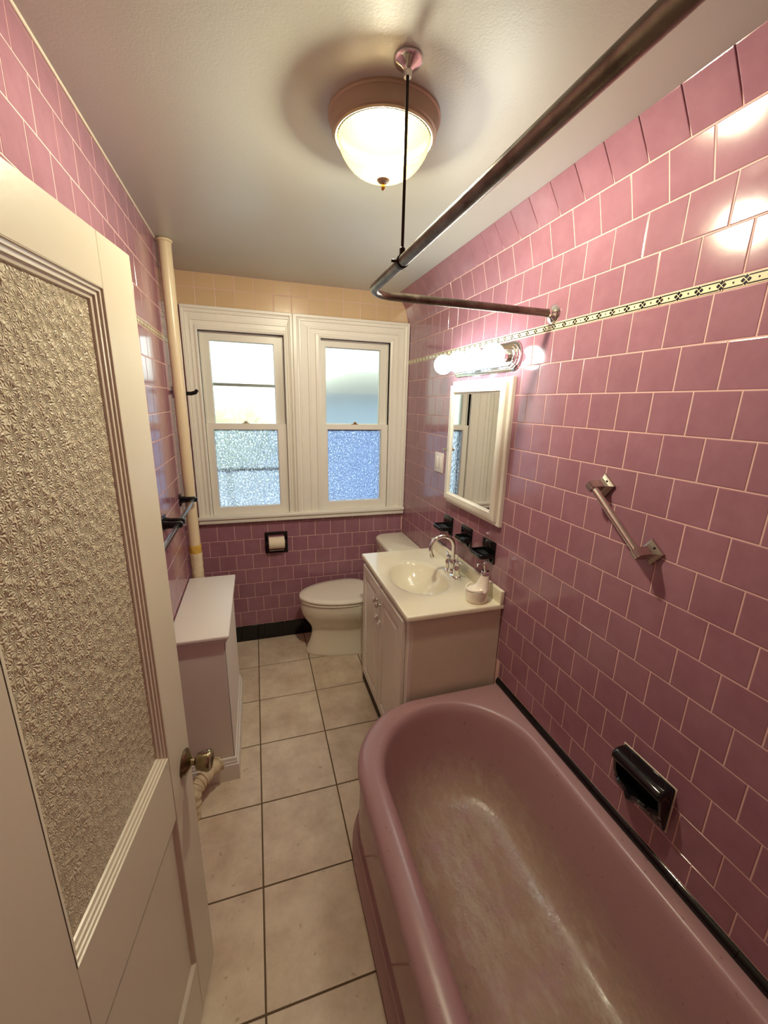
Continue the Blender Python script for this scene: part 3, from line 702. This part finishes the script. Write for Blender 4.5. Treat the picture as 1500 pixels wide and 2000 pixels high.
def soap_dispenser():
    ox, oy, oz = .932, 1.498, VZ
    t = empty('soap_dispenser', (ox, oy, oz), 'white ceramic soap pump with a scooped sponge cup, on the vanity top', 'soap dispenser')
    # back bottle: leans from the round cup up to the neck
    keys = [(.040, .040, 0, 0), (.047, .046, 0, .004), (.0505, .049, 0, .022), (.0515, .050, 0, .045), (.0500, .049, .001, .056), (.036, .043, .016, .062), (.028, .036, .0235, .074), (.0235, .029, .029, .092), (.0205, .0225, .033, .110), (.019, .0195, .0345, .122)]
    lps = [[(ox + dx + a * math.cos(2 * math.pi * i / 36), oy + b * math.sin(2 * math.pi * i / 36), oz + z) for i in range(36)] for a, b, dx, z in catmull(keys, 4)]
    loft('bottle', lps, 'soap_white', t, 70)
    # open cup lip
    lip = []
    for i in range(25):
        a = math.pi * .5 + math.pi * i / 24; q = .5 - .5 * math.cos(a * 2 - math.pi)
        lip.append((ox + .0500 * math.cos(a), oy + .0485 * math.sin(a), oz + .060 + .008 * (abs(math.sin(a)) ** 2)))
    tube('cup_lip', lip, .0042, 'soap_white', t, 8)
    px = ox + .0345
    lathe('pump_collar', [(0, .120), (.0185, .120), (.0185, .140), (.016, .143), (.007, .144), (.0065, .172), (0, .172)], (px, oy, oz), (0, 0, 1), 'chrome', t, 24)
    hd = bmesh.new(); add_box(hd, px - .046, px + .008, oy - .006, oy + .006, oz + .172, oz + .181, .003, 2); add_box(hd, px - .046, px - .040, oy - .004, oy + .004, oz + .166, oz + .174, .002)
    from_bm('pump_head', hd, 'chrome', t, 40); lathe('pump_cap', [(0, .16), (.010, .16), (.011, .183), (.009, .187), (0, .187)], (px, oy, oz), (0, 0, 1), 'chrome', t, 20)
soap_dispenser()

# ---- toilet
def toilet():
    cy = 2.560
    t = empty('toilet', (.62, cy, 0), 'white toilet with closed lid under the window, beside the vanity', 'toilet')
    def egg(xf, xb, hw, z, n=44, back=2.6):
        cx = xb - hw * .9 if xb - hw * .9 > xf + .02 else (xf + xb) / 2; pts = []
        for i in range(n):
            a = 2 * math.pi * i / n; c, s = math.cos(a), math.sin(a)
            if c < 0: x = cx + c * (cx - xf); yv = hw * (1 if s >= 0 else -1) * abs(s) ** 1.0
            else:
                x = cx + (abs(c) ** (2 / back)) * (xb - cx); yv = hw * (1 if s >= 0 else -1) * abs(s) ** (2 / back)
            pts.append((x, cy + yv, z))
        return pts
    keys = [(.260, .84, .132, 0), (.257, .84, .134, .015), (.272, .84, .126, .05), (.296, .84, .113, .12), (.304, .84, .112, .175), (.292, .83, .124, .215), (.262, .80, .152, .262), (.239, .77, .175, .31), (.231, .75, .185, .35), (.232, .745, .186, .385), (.236, .742, .186, .398), (.245, .735, .178, .401)]
    loft('bowl', [egg(a, b, h, z) for a, b, h, z in catmull(keys, 3)], 'porcelain', t, 60)
    loft('foot_ledge', [egg(.50, .86, .150, 0), egg(.50, .86, .150, .018), egg(.52, .85, .140, .026)], 'porcelain', t, 60)
    loft('seat', [egg(.232, .72, .183, .402), egg(.226, .722, .189, .406), egg(.226, .722, .189, .416), egg(.232, .72, .183, .420)], 'seat', t, 60)
    loft('lid', [egg(.231, .728, .186, .4225), egg(.223, .73, .193, .427), egg(.223, .73, .193, .437), egg(.229, .728, .188, .4425), egg(.27, .70, .15, .4460), egg(.40, .62, .06, .4475)], 'seat', t, 60)
    for s in (-1, 1): lathe('hinge', [(0, -.022), (.010, -.022), (.010, .022), (0, .022)], (.736, cy + s * .072, .425), (0, 1, 0), 'seat', t, 16)
    tk = [(.846, 1.026, .19, .40), (.836, 1.030, .196, .42), (.822, 1.032, .203, .60), (.818, 1.033, .206, .728)]
    loft('tank', [rrect(a, b, cy + .015 - h, cy + .015 + h, (.03, .012, .012, .03), z, 8, 4) for a, b, h, z in tk], 'porcelain', t, 50)
    ld = [(.808, 1.034, .212, .729), (.804, 1.0345, .215, .735), (.804, 1.0345, .215, .752), (.810, 1.033, .210, .761), (.826, 1.03, .195, .764)]
    loft('tank_lid', [rrect(a, b, cy + .015 - h, cy + .015 + h, (.085, .012, .012, .085), z, 10, 4) for a, b, h, z in ld], 'porcelain', t, 50)
    loft('tank_neck', [rrect(.74, 1.0, cy - .10, cy + .10, (.04, .02, .02, .04), z, 6, 4) for z in (.28, .402)], 'porcelain', t, 50)
    h = bmesh.new(); add_box(h, .804, .819, cy + .10, cy + .17, .668, .682, .004, 2); from_bm('flush_lever', h, 'chrome', t, 40)
toilet()

# ---- radiator cover
def radiator_cover():
    t = empty('radiator_cover', (-.28, 1.95, 0), 'white painted radiator cover against the tile wall by the window', 'radiator cover')
    fx, y0, y1, zt = -.172, 1.650, 2.262, .733
    box('side_panel', -A + .002, fx - .002, y0, y0 + .016, 0, zt, 'cover_paint', t, .001); box('side_panel', -A + .002, fx - .002, y1 - .016, y1, 0, zt, 'cover_paint', t, .001)
    # reeded front
    vs, fs = [], []; n = 150
    for i in range(n + 1):
        y = y0 + .0 + (y1 - y0) * i / n; x = fx + .0025 * (1 if i % 2 else 0)
        vs += [(x, y, .0), (x, y, zt), (fx - .012, y, .0), (fx - .012, y, zt)]
    for i in range(n):
        a = 4 * i; fs += [(a, a + 4, a + 5, a + 1), (a + 2, a + 3, a + 7, a + 6), (a + 1, a + 5, a + 7, a + 3)]
    raw('front_panel', vs, fs, 'cover_paint', t)
    tb = bmesh.new(); add_box(tb, -A + .002, -.152, 1.628, 2.284, zt + .001, zt + .019, .005, 3)
    from_bm('top_board', tb, 'cover_paint', t, 40)
    cm = bmesh.new(); add_box(cm, -A + .003, -.160, 1.637, 2.275, zt - .014, zt + .0005, .005, 2); from_bm('cove_moulding', cm, 'cover_paint', t, 40)
    bp = [(0, .0), (.018, 0), (.018, .078), (.0165, .084), (.012, .087), (.013, .095), (.009, .101), (.007, .112), (.0, .115)]
    loft('skirting', [[(-A + .002, y0 - e, z) for e, z in bp], [(fx + e, y0 - e, z) for e, z in bp], [(fx + e, y1, z) for e, z in bp]], 'cover_paint', t, 20, True, True)
radiator_cover()

# ---- standing heating pipe
def riser():
    px, py = -.352, 2.330
    t = empty('heating_pipe', (px, py, 0), 'cream painted standing pipe from ceiling to floor beside the window', 'pipe')
    random.seed(3)
    hs = [.925 + (HC - .93) * i / 40 for i in range(41)]
    lathe('pipe', [(.0285 + random.uniform(-.0006, .0006), h) for h in hs], (px, py, 0), (0, 0, 1), 'pipe_paint', t, 24, 60)
    hs = [.0 + .885 * i / 40 for i in range(41)]
    lathe('wrapped_sleeve', [(.0315 + random.uniform(-.0016, .0016), h) for h in hs], (px, py, 0), (0, 0, 1), 'wrap', t, 24, 60, lambda j, r, h: 1 + .04 * math.sin(j * 2.1 + h * 40))
    lathe('torn_tape', [(.030, .88), (.0318, .886), (.0312, .905), (.0322, .918), (.0295, .93)], (px, py, 0), (0, 0, 1), 'tape', t, 24, 60, lambda j, r, h: 1 + .05 * math.sin(j * 1.3 + h * 90))
    lathe('ceiling_collar', [(.029, 0), (.034, -.004), (.034, -.012), (.029, -.014)], (px, py, HC), (0, 0, 1), 'pipe_paint', t, 24)
riser()

def valve_pipe():
    t = empty('radiator_valve_pipe', (-.335, 1.50, 0), 'short cloth-wrapped pipe bending from the floor into the radiator cover', 'pipe')
    random.seed(11)
    path = catmull([(-.336, 1.488, 0), (-.333, 1.494, .05), (-.328, 1.508, .092), (-.312, 1.540, .114), (-.278, 1.582, .118), (-.240, 1.622, .120)], 6)
    rr = [.0285 + .003 * math.sin(i * 1.7) + random.uniform(-.0015, .0015) for i in range(len(path))]
    tube('wrapped_pipe', path, rr, 'wrap', t, 18, 70)
    for k in (17, 19, 21):
        a, b = Vector(path[k]), Vector(path[k + 1]); lathe('cord_ring', [(.024, -.004), (.0325, -.003), (.0335, 0), (.0325, .003), (.024, .004)], a, (b - a), 'wrap', t, 18)
    a, b = Vector(path[-2]), Vector(path[-1])
    lathe('frayed_end', [(.022, -.004), (.031, -.002), (.0335, .003), (.030, .008), (.018, .010)], b, b - a, 'wrap', t, 20, 60, lambda j, r, h: 1 + .12 * math.sin(j * 2.7))
valve_pipe()

# ---- shower curtain rod
def shower_rod():
    rx, ry, rz = .352, 1.330, 2.030
    t = empty('shower_rod', (rx, ry, rz), 'tarnished L-shaped shower curtain rod hung from the ceiling over the tub', 'curtain rod')
    R = .085
    pts = [(rx, BACK, rz)] + [(rx, BACK + (ry - R - BACK) * i / 12, rz) for i in range(1, 12)] + [tuple(v) for v in arc((rx + R, ry - R, rz), R, (-1, 0, 0), (0, 1, 0), 0, math.pi / 2, 14)] + [(rx + R + (B - .004 - rx - R) * i / 6, ry, rz) for i in range(1, 7)]
    tube('rod', pts, .0127, 'rod_metal', t, 22)
    lathe('wall_flange', [(0, .003), (.034, .003), (.033, -.005), (.026, -.012), (.018, -.016), (.0145, -.020), (.0145, -.028), (0, -.028)], (B, ry, rz), (1, 0, 0), 'chrome', t, 32)
    hy = 1.019
    tube('hanger', [(rx, hy, HC - .01), (rx, hy, rz + .022)], .0036, 'dark_iron', t, 10)
    lathe('ceiling_flange', [(0, 0), (.031, 0), (.031, -.004), (.027, -.009), (.015, -.014), (.009, -.020), (.008, -.032), (0, -.032)], (rx, hy, HC - .0005), (0, 0, 1), 'chrome', t, 28)
    lathe('clamp', [(.0128, -.007), (.0152, -.007), (.0152, .007), (.0128, .007)], (rx, hy, rz), (0, 1, 0), 'dark_iron', t, 24)
    cb = bmesh.new(); add_box(cb, rx - .006, rx + .006, hy - .005, hy + .005, rz + .013, rz + .030, .002); add_box(cb, rx - .026, rx - .013, hy - .003, hy + .003, rz - .003, rz + .003, .001); from_bm('clamp_screw', cb, 'dark_iron', t, 40)
    lathe('wall_flange', [(0, -.003), (.034, -.003), (.033, .005), (.026, .012), (.0145, .020), (.0145, .028), (0, .028)], (rx, BACK, rz), (0, 1, 0), 'chrome', t, 32)
shower_rod()

# ---- ceiling light
def ceiling_light():
    lx, ly = .361, 1.218
    t = empty('ceiling_light', (lx, ly, HC), 'round flush ceiling light with a glowing ribbed glass bowl', 'light')
    lathe('pan', [(0, 0), (.144, 0), (.1445, -.005), (.141, -.008), (.142, -.012), (.134, -.032), (.135, -.036), (.130, -.039), (.131, -.043), (.126, -.046), (.122, -.044), (.121, -.03), (.124, -.012)], (lx, ly, HC), (0, 0, 1), 'nickel', t, 64)
    lathe('added_glare_plate', [(0, -.016), (.1205, -.016), (.1205, -.0445), (.1185, -.0445), (.1185, -.019), (0, -.019)], (lx, ly, HC), (0, 0, 1), 'matte_black', t, 48)  # added black lining, blocks the bright pan seen through the bowl
    keys = [(.116, -.034), (.118, -.046), (.113, -.064), (.100, -.086), (.082, -.105), (.058, -.119), (.030, -.127), (.008, -.129)]
    sh = catmull(keys, 4); n = 256
    loops = []
    for r, h in sh:
        amp = .0024 * min(1, r / .06)
        loops.append([(lx + (r + amp * math.cos(64 * 2 * math.pi * j / n)) * math.cos(2 * math.pi * j / n), ly + (r + amp * math.cos(64 * 2 * math.pi * j / n)) * math.sin(2 * math.pi * j / n), HC + h) for j in range(n)])
    loft('glass_bowl', loops, 'shade', t, 80, False, True)
    lathe('finial_cap', [(0, -.124), (.016, -.127), (.017, -.133), (.013, -.138), (.006, -.141), (0, -.141)], (lx, ly, HC), (0, 0, 1), 'nickel', t, 24)
    lathe('finial', [(.004, -.140), (.0045, -.145), (.0055, -.150), (.004, -.155), (0, -.157)], (lx, ly, HC), (0, 0, 1), 'brass', t, 16)
    l = bpy.data.lights.new('ceiling_bulb', 'POINT'); l.energy = CEILING_BULB_W; l.color = (.97, .97, .85); l.shadow_soft_size = .036
    lo = bpy.data.objects.new('ceiling_bulb', l); C.objects.link(lo); lo.location = (lx, ly, HC - .056)
ceiling_light()

# ---- vanity light bar
def vanity_light():
    cy, cz, hl, hh = 1.790, 1.908, .298, .058
    t = empty('vanity_light', (B, cy, cz), 'chrome light bar with four lit globe bulbs above the mirror cabinet', 'light')
    def sta(s, x):
        pts = []; h = hh - s; L = hl - s * 1.0; k = 10; e = .052 - s * .6
        for sy in (1, -1):
            for i in range(k + 1):
                a = -math.pi / 2 + math.pi * i / k
                if sy < 0: a = -a
                pts.append((x, cy + sy * (L - e + e * math.cos(a)), cz + h * math.sin(a) * (1 if True else 1)))
        return pts
    st = [(0, B - .0005), (0, B - .006), (.003, B - .008), (.009, B - .009), (.010, B - .014), (.013, B - .016), (.018, B - .0165), (.019, B - .022), (.022, B - .024), (.028, B - .0245), (.030, B - .027)]
    loft('backplate', [sta(s, x) for s, x in st], 'chrome', t, 25)
    for i in range(4):
        y = cy + (-.2325 + .155 * i)
        so = lathe('socket', [(0, -.024), (.024, -.024), (.024, -.030), (.021, -.033), (.0205, -.052), (.0, -.052)], (B, y, cz), (1, 0, 0), 'chrome', t, 28)
        lathe('bulb', [(.014, -.050)] + [(.0475 * math.sin(a), -.096 + .0475 * math.cos(a)) for a in [math.radians(20 + 160 * q / 18) for q in range(19)]], (B, y, cz), (1, 0, 0), 'glow', t, 36, 180)
vanity_light()

# ---- mirrored medicine cabinet
def medicine_cabinet():
    t = empty('medicine_cabinet', (B, 1.78, 1.2), 'cream framed mirror cabinet on the pink tile wall above the vanity', 'mirror cabinet')
    cv = lambda y, z, d: (d, y, z)
    ya, yb, za, zb = 1.512, 2.052, 1.180, 1.828
    rects('back_frame', [(ya, yb, za, zb, B - .0005), (ya, yb, za, zb, B - .016), (ya + .003, yb - .003, za + .003, zb - .003, B - .020), (ya + .05, yb - .05, za + .05, zb - .05, B - .020)], 'trim_paint', t, conv=cv, fill_end=True)
    ya, yb, za, zb = 1.530, 2.034, 1.202, 1.806; x = B - .021
    pf = [(0, x), (0, x - .014), (.003, x - .017), (.014, x - .019), (.034, x - .019), (.038, x - .014), (.045, x - .010), (.046, x - .007)]
    d = rects('door', [(ya + e, yb - e, za + e, zb - e, xx) for e, xx in pf], 'trim_paint', t, conv=cv)
    piv = Vector((x, ya, 0)); MX = Matrix.Translation(piv) @ Matrix.Rotation(math.radians(0.55), 4, 'Z') @ Matrix.Translation(-piv)
    m = box('mirror', x - .0095, x - .0065, ya + .042, yb - .042, za + .042, zb - .042, 'mirror', d); m['label'] = 'mirror glass'
    lathe('knob', [(0, 0), (.005, 0), (.0045, -.010), (.009, -.014), (.0105, -.019), (.007, -.023), (0, -.024)], (x - .019, yb - .012, 1.475), (1, 0, 0), 'steel', d, 18)
    for o in [d] + list(d.children): o.data.transform(MX)   # the door stands slightly ajar
medicine_cabinet()

# ---- switch plate
def switch_plate():
    yc, zc = 2.205, 1.378
    t = empty('switch_plate', (B, yc, zc), 'white double switch plate on the tile wall between window and mirror', 'light switch')
    box('plate', B - .006, B, yc - .058, yc + .058, zc - .058, zc + .058, 'clear_plastic', t, .0025, 2)
    for s in (-1, 1):
        box('rocker', B - .010, B - .005, yc + s * .023 - .016, yc + s * .023 + .016, zc - .033, zc + .033, 'clear_plastic', t, .0015, 2)
switch_plate()

# ---- black ceramic wall fittings over the vanity
def soap_shelf(yc, label, nm, wide, deep, holes):
    zc = 1.0418
    t = empty(nm, (B, yc, zc), label, 'soap dish', 'black ceramic fittings under the mirror')
    box('back_plate', B - .009, B + .006, yc - .0535, yc + .0535, zc - .0535, zc + .0535, 'black_ceramic', t, .0025, 2)
    z = zc - .006; lps = []
    for s, dz in ((.80, -.020), (.97, -.014), (1, -.004), (1, .004), (.97, .006), (.90, .005), (.86, -.003), (.5, -.005)):
        h = wide * s; pts = rrect(B - .008 - deep * s, B - .007, yc - h, yc + h, (.016 * s, .002, .002, .016 * s), z + dz, 6, 4); lps.append(pts)
    loft('tray', lps, 'black_ceramic', t, 50)
    if holes:
        for i in range(4): lathe('drain_ridge', [(0, 0), (.003, 0), (.003, wide * 1.2), (0, wide * 1.2)], (B - .02 - i * .011, yc - wide * .6, z - .001), (0, 1, 0), 'black_ceramic', t, 8)
    loft('bracket', [[(B - .006, yc + a, zc - .05), (B - .012, yc + a, zc - .045), (B - .032, yc + a, z - .012), (B - .006, yc + a, z - .012)] for a in (-wide * .7, wide * .7)], 'black_ceramic', t, None)
soap_shelf(2.031, 'black ceramic soap dish nearest the window, under the mirror', 'soap_dish', .056, .070, True)
soap_shelf(1.812, 'black ceramic toothbrush holder in the middle under the mirror', 'toothbrush_holder', .050, .046, False)
soap_shelf(1.593, 'black ceramic soap dish nearest the tub, above the soap pump', 'soap_dish', .056, .074, True)

# ---- hooded soap dish above the tub
def tub_soap():
    y0, y1 = .590, .752
    t = empty('tub_soap_dish', (B, .67, .64), 'black ceramic hooded soap holder on the wall above the tub', 'soap dish')
    box('back_plate', B - .008, B + .004, y0, y1, .566, .712, 'black_ceramic', t, .003, 2)
    bx = box('caulk', B - .0018, B + .003, y0 - .004, y1 + .004, .562, .716, 'white_grout', t, .001)
    # rail across the top
    pr = [(B - .006, .7105), (B - .030, .711), (B - .046, .708), (B - .054, .700), (B - .056, .690), (B - .052, .681), (B - .042, .677), (B - .006, .678)]
    loft('hand_rail', [[(x + (B - x) * s, y, z + (.694 - z) * s * .4) for x, z in pr] for y, s in ((y0 + .001, .12), (y0 + .004, .02), (y0 + .010, 0), (y1 - .010, 0), (y1 - .004, .02), (y1 - .001, .12))], 'black_ceramic', t, 50)
    # curved tray with a drip lip in the middle
    loops = []; n = 28
    for i in range(n + 1):
        u = i / n; y = y0 + .003 + (y1 - y0 - .006) * u; q = (2 * u - 1)
        bump = math.exp(-(q / .16) ** 2) * .012; dep = .050 * (1 - abs(q) ** 3.2) ** .6 + .006 + bump * .6
        zb = .600 + .012 * q * q - bump
        loops.append([(B - .006, y, .680), (B - .012, y, .676), (B - .014, y, .63), (B - .016 - dep * .3, y, .622), (B - dep * .95, y, .634 - bump * .6), (B - dep - .003, y, .628 - bump), (B - dep, y, .618 - bump), (B - dep * .6, y, zb), (B - .010, y, .572), (B - .006, y, .57)])
    loft('tray', loops, 'black_ceramic', t, 50)
    ck = [(B - .006, .690), (B - .044, .690), (B - .040, .668), (B - .034, .640), (B - .030, .622), (B - .012, .574), (B - .006, .570)]
    for a, b in ((y0 + .002, y0 + .011), (y1 - .011, y1 - .002)): loft('cheek', [[(x, y, z) for x, z in ck] for y in (a, b)], 'black_ceramic', t, 40)
tub_soap()

# ---- grab bar
def grab_bar():
    p1, p2 = Vector((B, .977, 1.469)), Vector((B, .800, 1.331))
    t = empty('grab_bar', (B, .89, 1.40), 'short slanted chrome grab bar on the pink tiles above the tub', 'grab bar')
    dv = (p2 - p1).normalized(); pv = Vector((1, 0, 0)).cross(dv); xb = B - .052
    def sq(c, x, h): return [Vector((x, c.y, c.z)) + dv * (a * h) + pv * (b * h) for a, b in ((-1, -1), (1, -1), (1, 1), (-1, 1))]
    for c, s in ((p1, -1), (p2, 1)):
        c2 = c + dv * (s * .010)
        fl_ = loft('flange', [sq(c2, B - .0005, .0265), sq(c2, B - .007, .0265), sq(c2, B - .010, .0235), sq(c2, B - .015, .018), sq(c2, B - .021, .014)], 'steel', t, None)
        for a in (-1, 1):
            q = c2 + pv * (a * .0195); lathe('screw', [(0, 0), (.0042, 0), (.0035, -.003), (0, -.0035)], (B - .011, q.y, q.z), (1, 0, 0), 'dark_iron', fl_, 12)
        b = bmesh.new()
        loops = []
        for x, h in ((B - .018, .0135), (xb - .004, .0128), (xb - .013, .0118)):
            loops.append([Vector((x, c2.y, c2.z)) + dv * (a * h + s * 0) + pv * (bb * h) for a, bb in ((-1, -1), (1, -1), (1, 1), (-1, 1))])
        b.free(); loft('post', loops, 'steel', t, None)
        lathe('collar', [(0, -.013), (.0135, -.013), (.0138, .013), (0, .013)], Vector((xb, c2.y, c2.z)), dv, 'steel', t, 24)
    tube('bar', [Vector((xb, p1.y, p1.z)), Vector((xb, p2.y, p2.z))], .0108, 'steel', t, 24)
grab_bar()

# ---- towel bars on the left wall
def towel_bar(ya, yb, label):
    z, xb = 1.200, -A + .066
    t = empty('towel_bar', (-A, (ya + yb) / 2, z), label, 'towel bar', 'black and steel towel bars')
    for y in (ya, yb):
        pm = bmesh.new(); add_box(pm, -A, -A + .008, y - .024, y + .024, z - .030, z + .030, .002, 2)
        from_bm('post_plate', pm, 'black_ceramic', t, 40)
        lps = []
        for x, h, wdt in ((-A + .006, .019, .013), (-A + .03, .015, .011), (-A + .05, .014, .011), (xb + .012, .014, .012), (xb + .018, .009, .008)):
            lps.append([(x, y + wdt * (abs(math.cos(a)) ** .6) * (1 if math.cos(a) >= 0 else -1), z + h * (abs(math.sin(a)) ** .6) * (1 if math.sin(a) >= 0 else -1)) for a in [2 * math.pi * i / 20 for i in range(20)]])
        loft('post', lps, 'black_ceramic', t, 50)
    box('bar', xb - .0075, xb + .0075, ya, yb, z - .008, z + .008, 'towel_steel', t, .002, 2)
M['towel_steel'] = mat('blued_steel_bar', srgb(120, 126, 136), 0.2, 0.9)
towel_bar(1.850, 2.268, 'black towel bar on the tile wall, its far end at the standing pipe')
towel_bar(1.350, 1.796, 'black towel bar on the tile wall, mostly hidden behind the open door')

def robe_hook():
    y, z = 2.440, 1.738
    t = empty('robe_hook', (-A, y, z), 'black robe hook jutting out behind the standing pipe, beside the window', 'hook')
    box('plate', -A, -A + .010, y - .022, y + .022, z - .03, z + .03, 'black_ceramic', t, .003, 2)
    tube('arm', [(-A + .006, y, z), (-A + .04, y, z - .004), (-A + .08, y, z - .004), (-A + .100, y, z + .002), (-A + .112, y, z + .016)], [.012, .0105, .010, .0105, .008], 'black_ceramic', t, 14)
robe_hook()

# ---- toilet paper holder
def paper_holder():
    x0, x1, z0, z1 = .024, .178, .667, .821
    t = empty('paper_holder', (.1, D, .74), 'black ceramic recessed paper holder in the pink wall under the window', 'paper holder')
    rects('frame', [(x0, x1, z0, z1, D + .002), (x0, x1, z0, z1, D - .008), (x0 + .003, x1 - .003, z0 + .003, z1 - .003, D - .011), (x0 + .018, x1 - .018, z0 + .018, z1 - .018, D - .009), (x0 + .022, x1 - .022, z0 + .022, z1 - .022, D - .0), (x0 + .024, x1 - .024, z0 + .024, z1 - .024, D + .0012)], 'black_ceramic', t, fill_end=True)
    for s in (x0 + .012, x1 - .012): box('ear', s - .008, s + .008, D - .056, D - .004, .742, .770, 'black_ceramic', t, .005, 2)
    lathe('spindle', [(0, -.066), (.007, -.066), (.007, .066), (0, .066)], (.101, D - .045, .757), (1, 0, 0), 'steel', t, 16)
    lathe('chrome_lip', [(0, -.05), (.004, -.05), (.004, .05), (0, .05)], (.101, D - .013, .688), (1, 0, 0), 'steel', t, 10)
    r = lathe('toilet_roll', [(.0185, -.052), (.041, -.052), (.0415, -.048), (.0415, .048), (.041, .052), (.0185, .052), (.0185, -.052)], (.101, D - .053, .757), (1, 0, 0), 'paper', None, 40)
    tag(r, 'roll of white toilet paper in the black wall holder', 'toilet roll')
paper_holder()

# ---- seen blurred through the glass: neighbouring house and a tree
def neighbour():
    t = empty('neighbour_house', (3.0, 8.0, -3), 'pale blue house wall outside, blurred behind the window next to the mirror', 'house')
    box('wall', .95, 6.5, 6.6, 11, -3, 1.85, 'house', t)
    loft('roof', [[(.7, 6.3, 1.84), (6.8, 6.3, 1.84), (6.8, 11.3, 1.84), (.7, 11.3, 1.84)], [(2.0, 8.7, 2.35), (5.5, 8.7, 2.35), (5.5, 8.9, 2.35), (2.0, 8.9, 2.35)]], 'roofing', t, None)
neighbour()
gd = box('ground', -40, 40, D + .3, 80, -3.2, -3.0, 'yard'); tag(gd, 'yard outside below the windows', 'ground', kind='structure')
def tree(label, cx, cy_, rad, z0, z1, count, sd):
    t = empty('garden_tree', (cx, cy_, -3), label, 'tree')
    random.seed(sd); vs, fs = [], []
    for i in range(count):
        a = random.uniform(0, 2 * math.pi); q = random.random() ** .5; v = random.random()
        rr = rad * q * math.sqrt(max(.02, 1 - (2 * v - 1) ** 2 * .8))
        c = Vector((cx + rr * math.cos(a), cy_ + rr * .8 * math.sin(a), z0 + (z1 - z0) * v)); s = random.uniform(.08, .15) * (z1 - z0) / 1.2
        e1 = Vector((random.gauss(0, 1), random.gauss(0, 1), random.gauss(0, 1))).normalized(); e2 = e1.orthogonal().normalized(); n = len(vs)
        vs += [c - e1 * s, c + e2 * s * .5, c + e1 * s, c - e2 * s * .5]; fs.append((n, n + 1, n + 2, n + 3))
    o = raw('foliage', vs, fs, 'leaf', t, fix=False); o['kind'] = 'stuff'
    tube('trunk', [(cx, cy_, -3), (cx + .02, cy_, (z0 - 3) / 2), (cx - .03, cy_, z0 + .4)], [.14, .11, .05], 'bark', t, 10)
tree('pale green tree outside, blurred behind the window with the storm rail', -.5, 8.2, 1.12, .55, 1.75, 900, 5)

for o in list(bpy.data.objects):
    if '_local' in o: del o['_local']
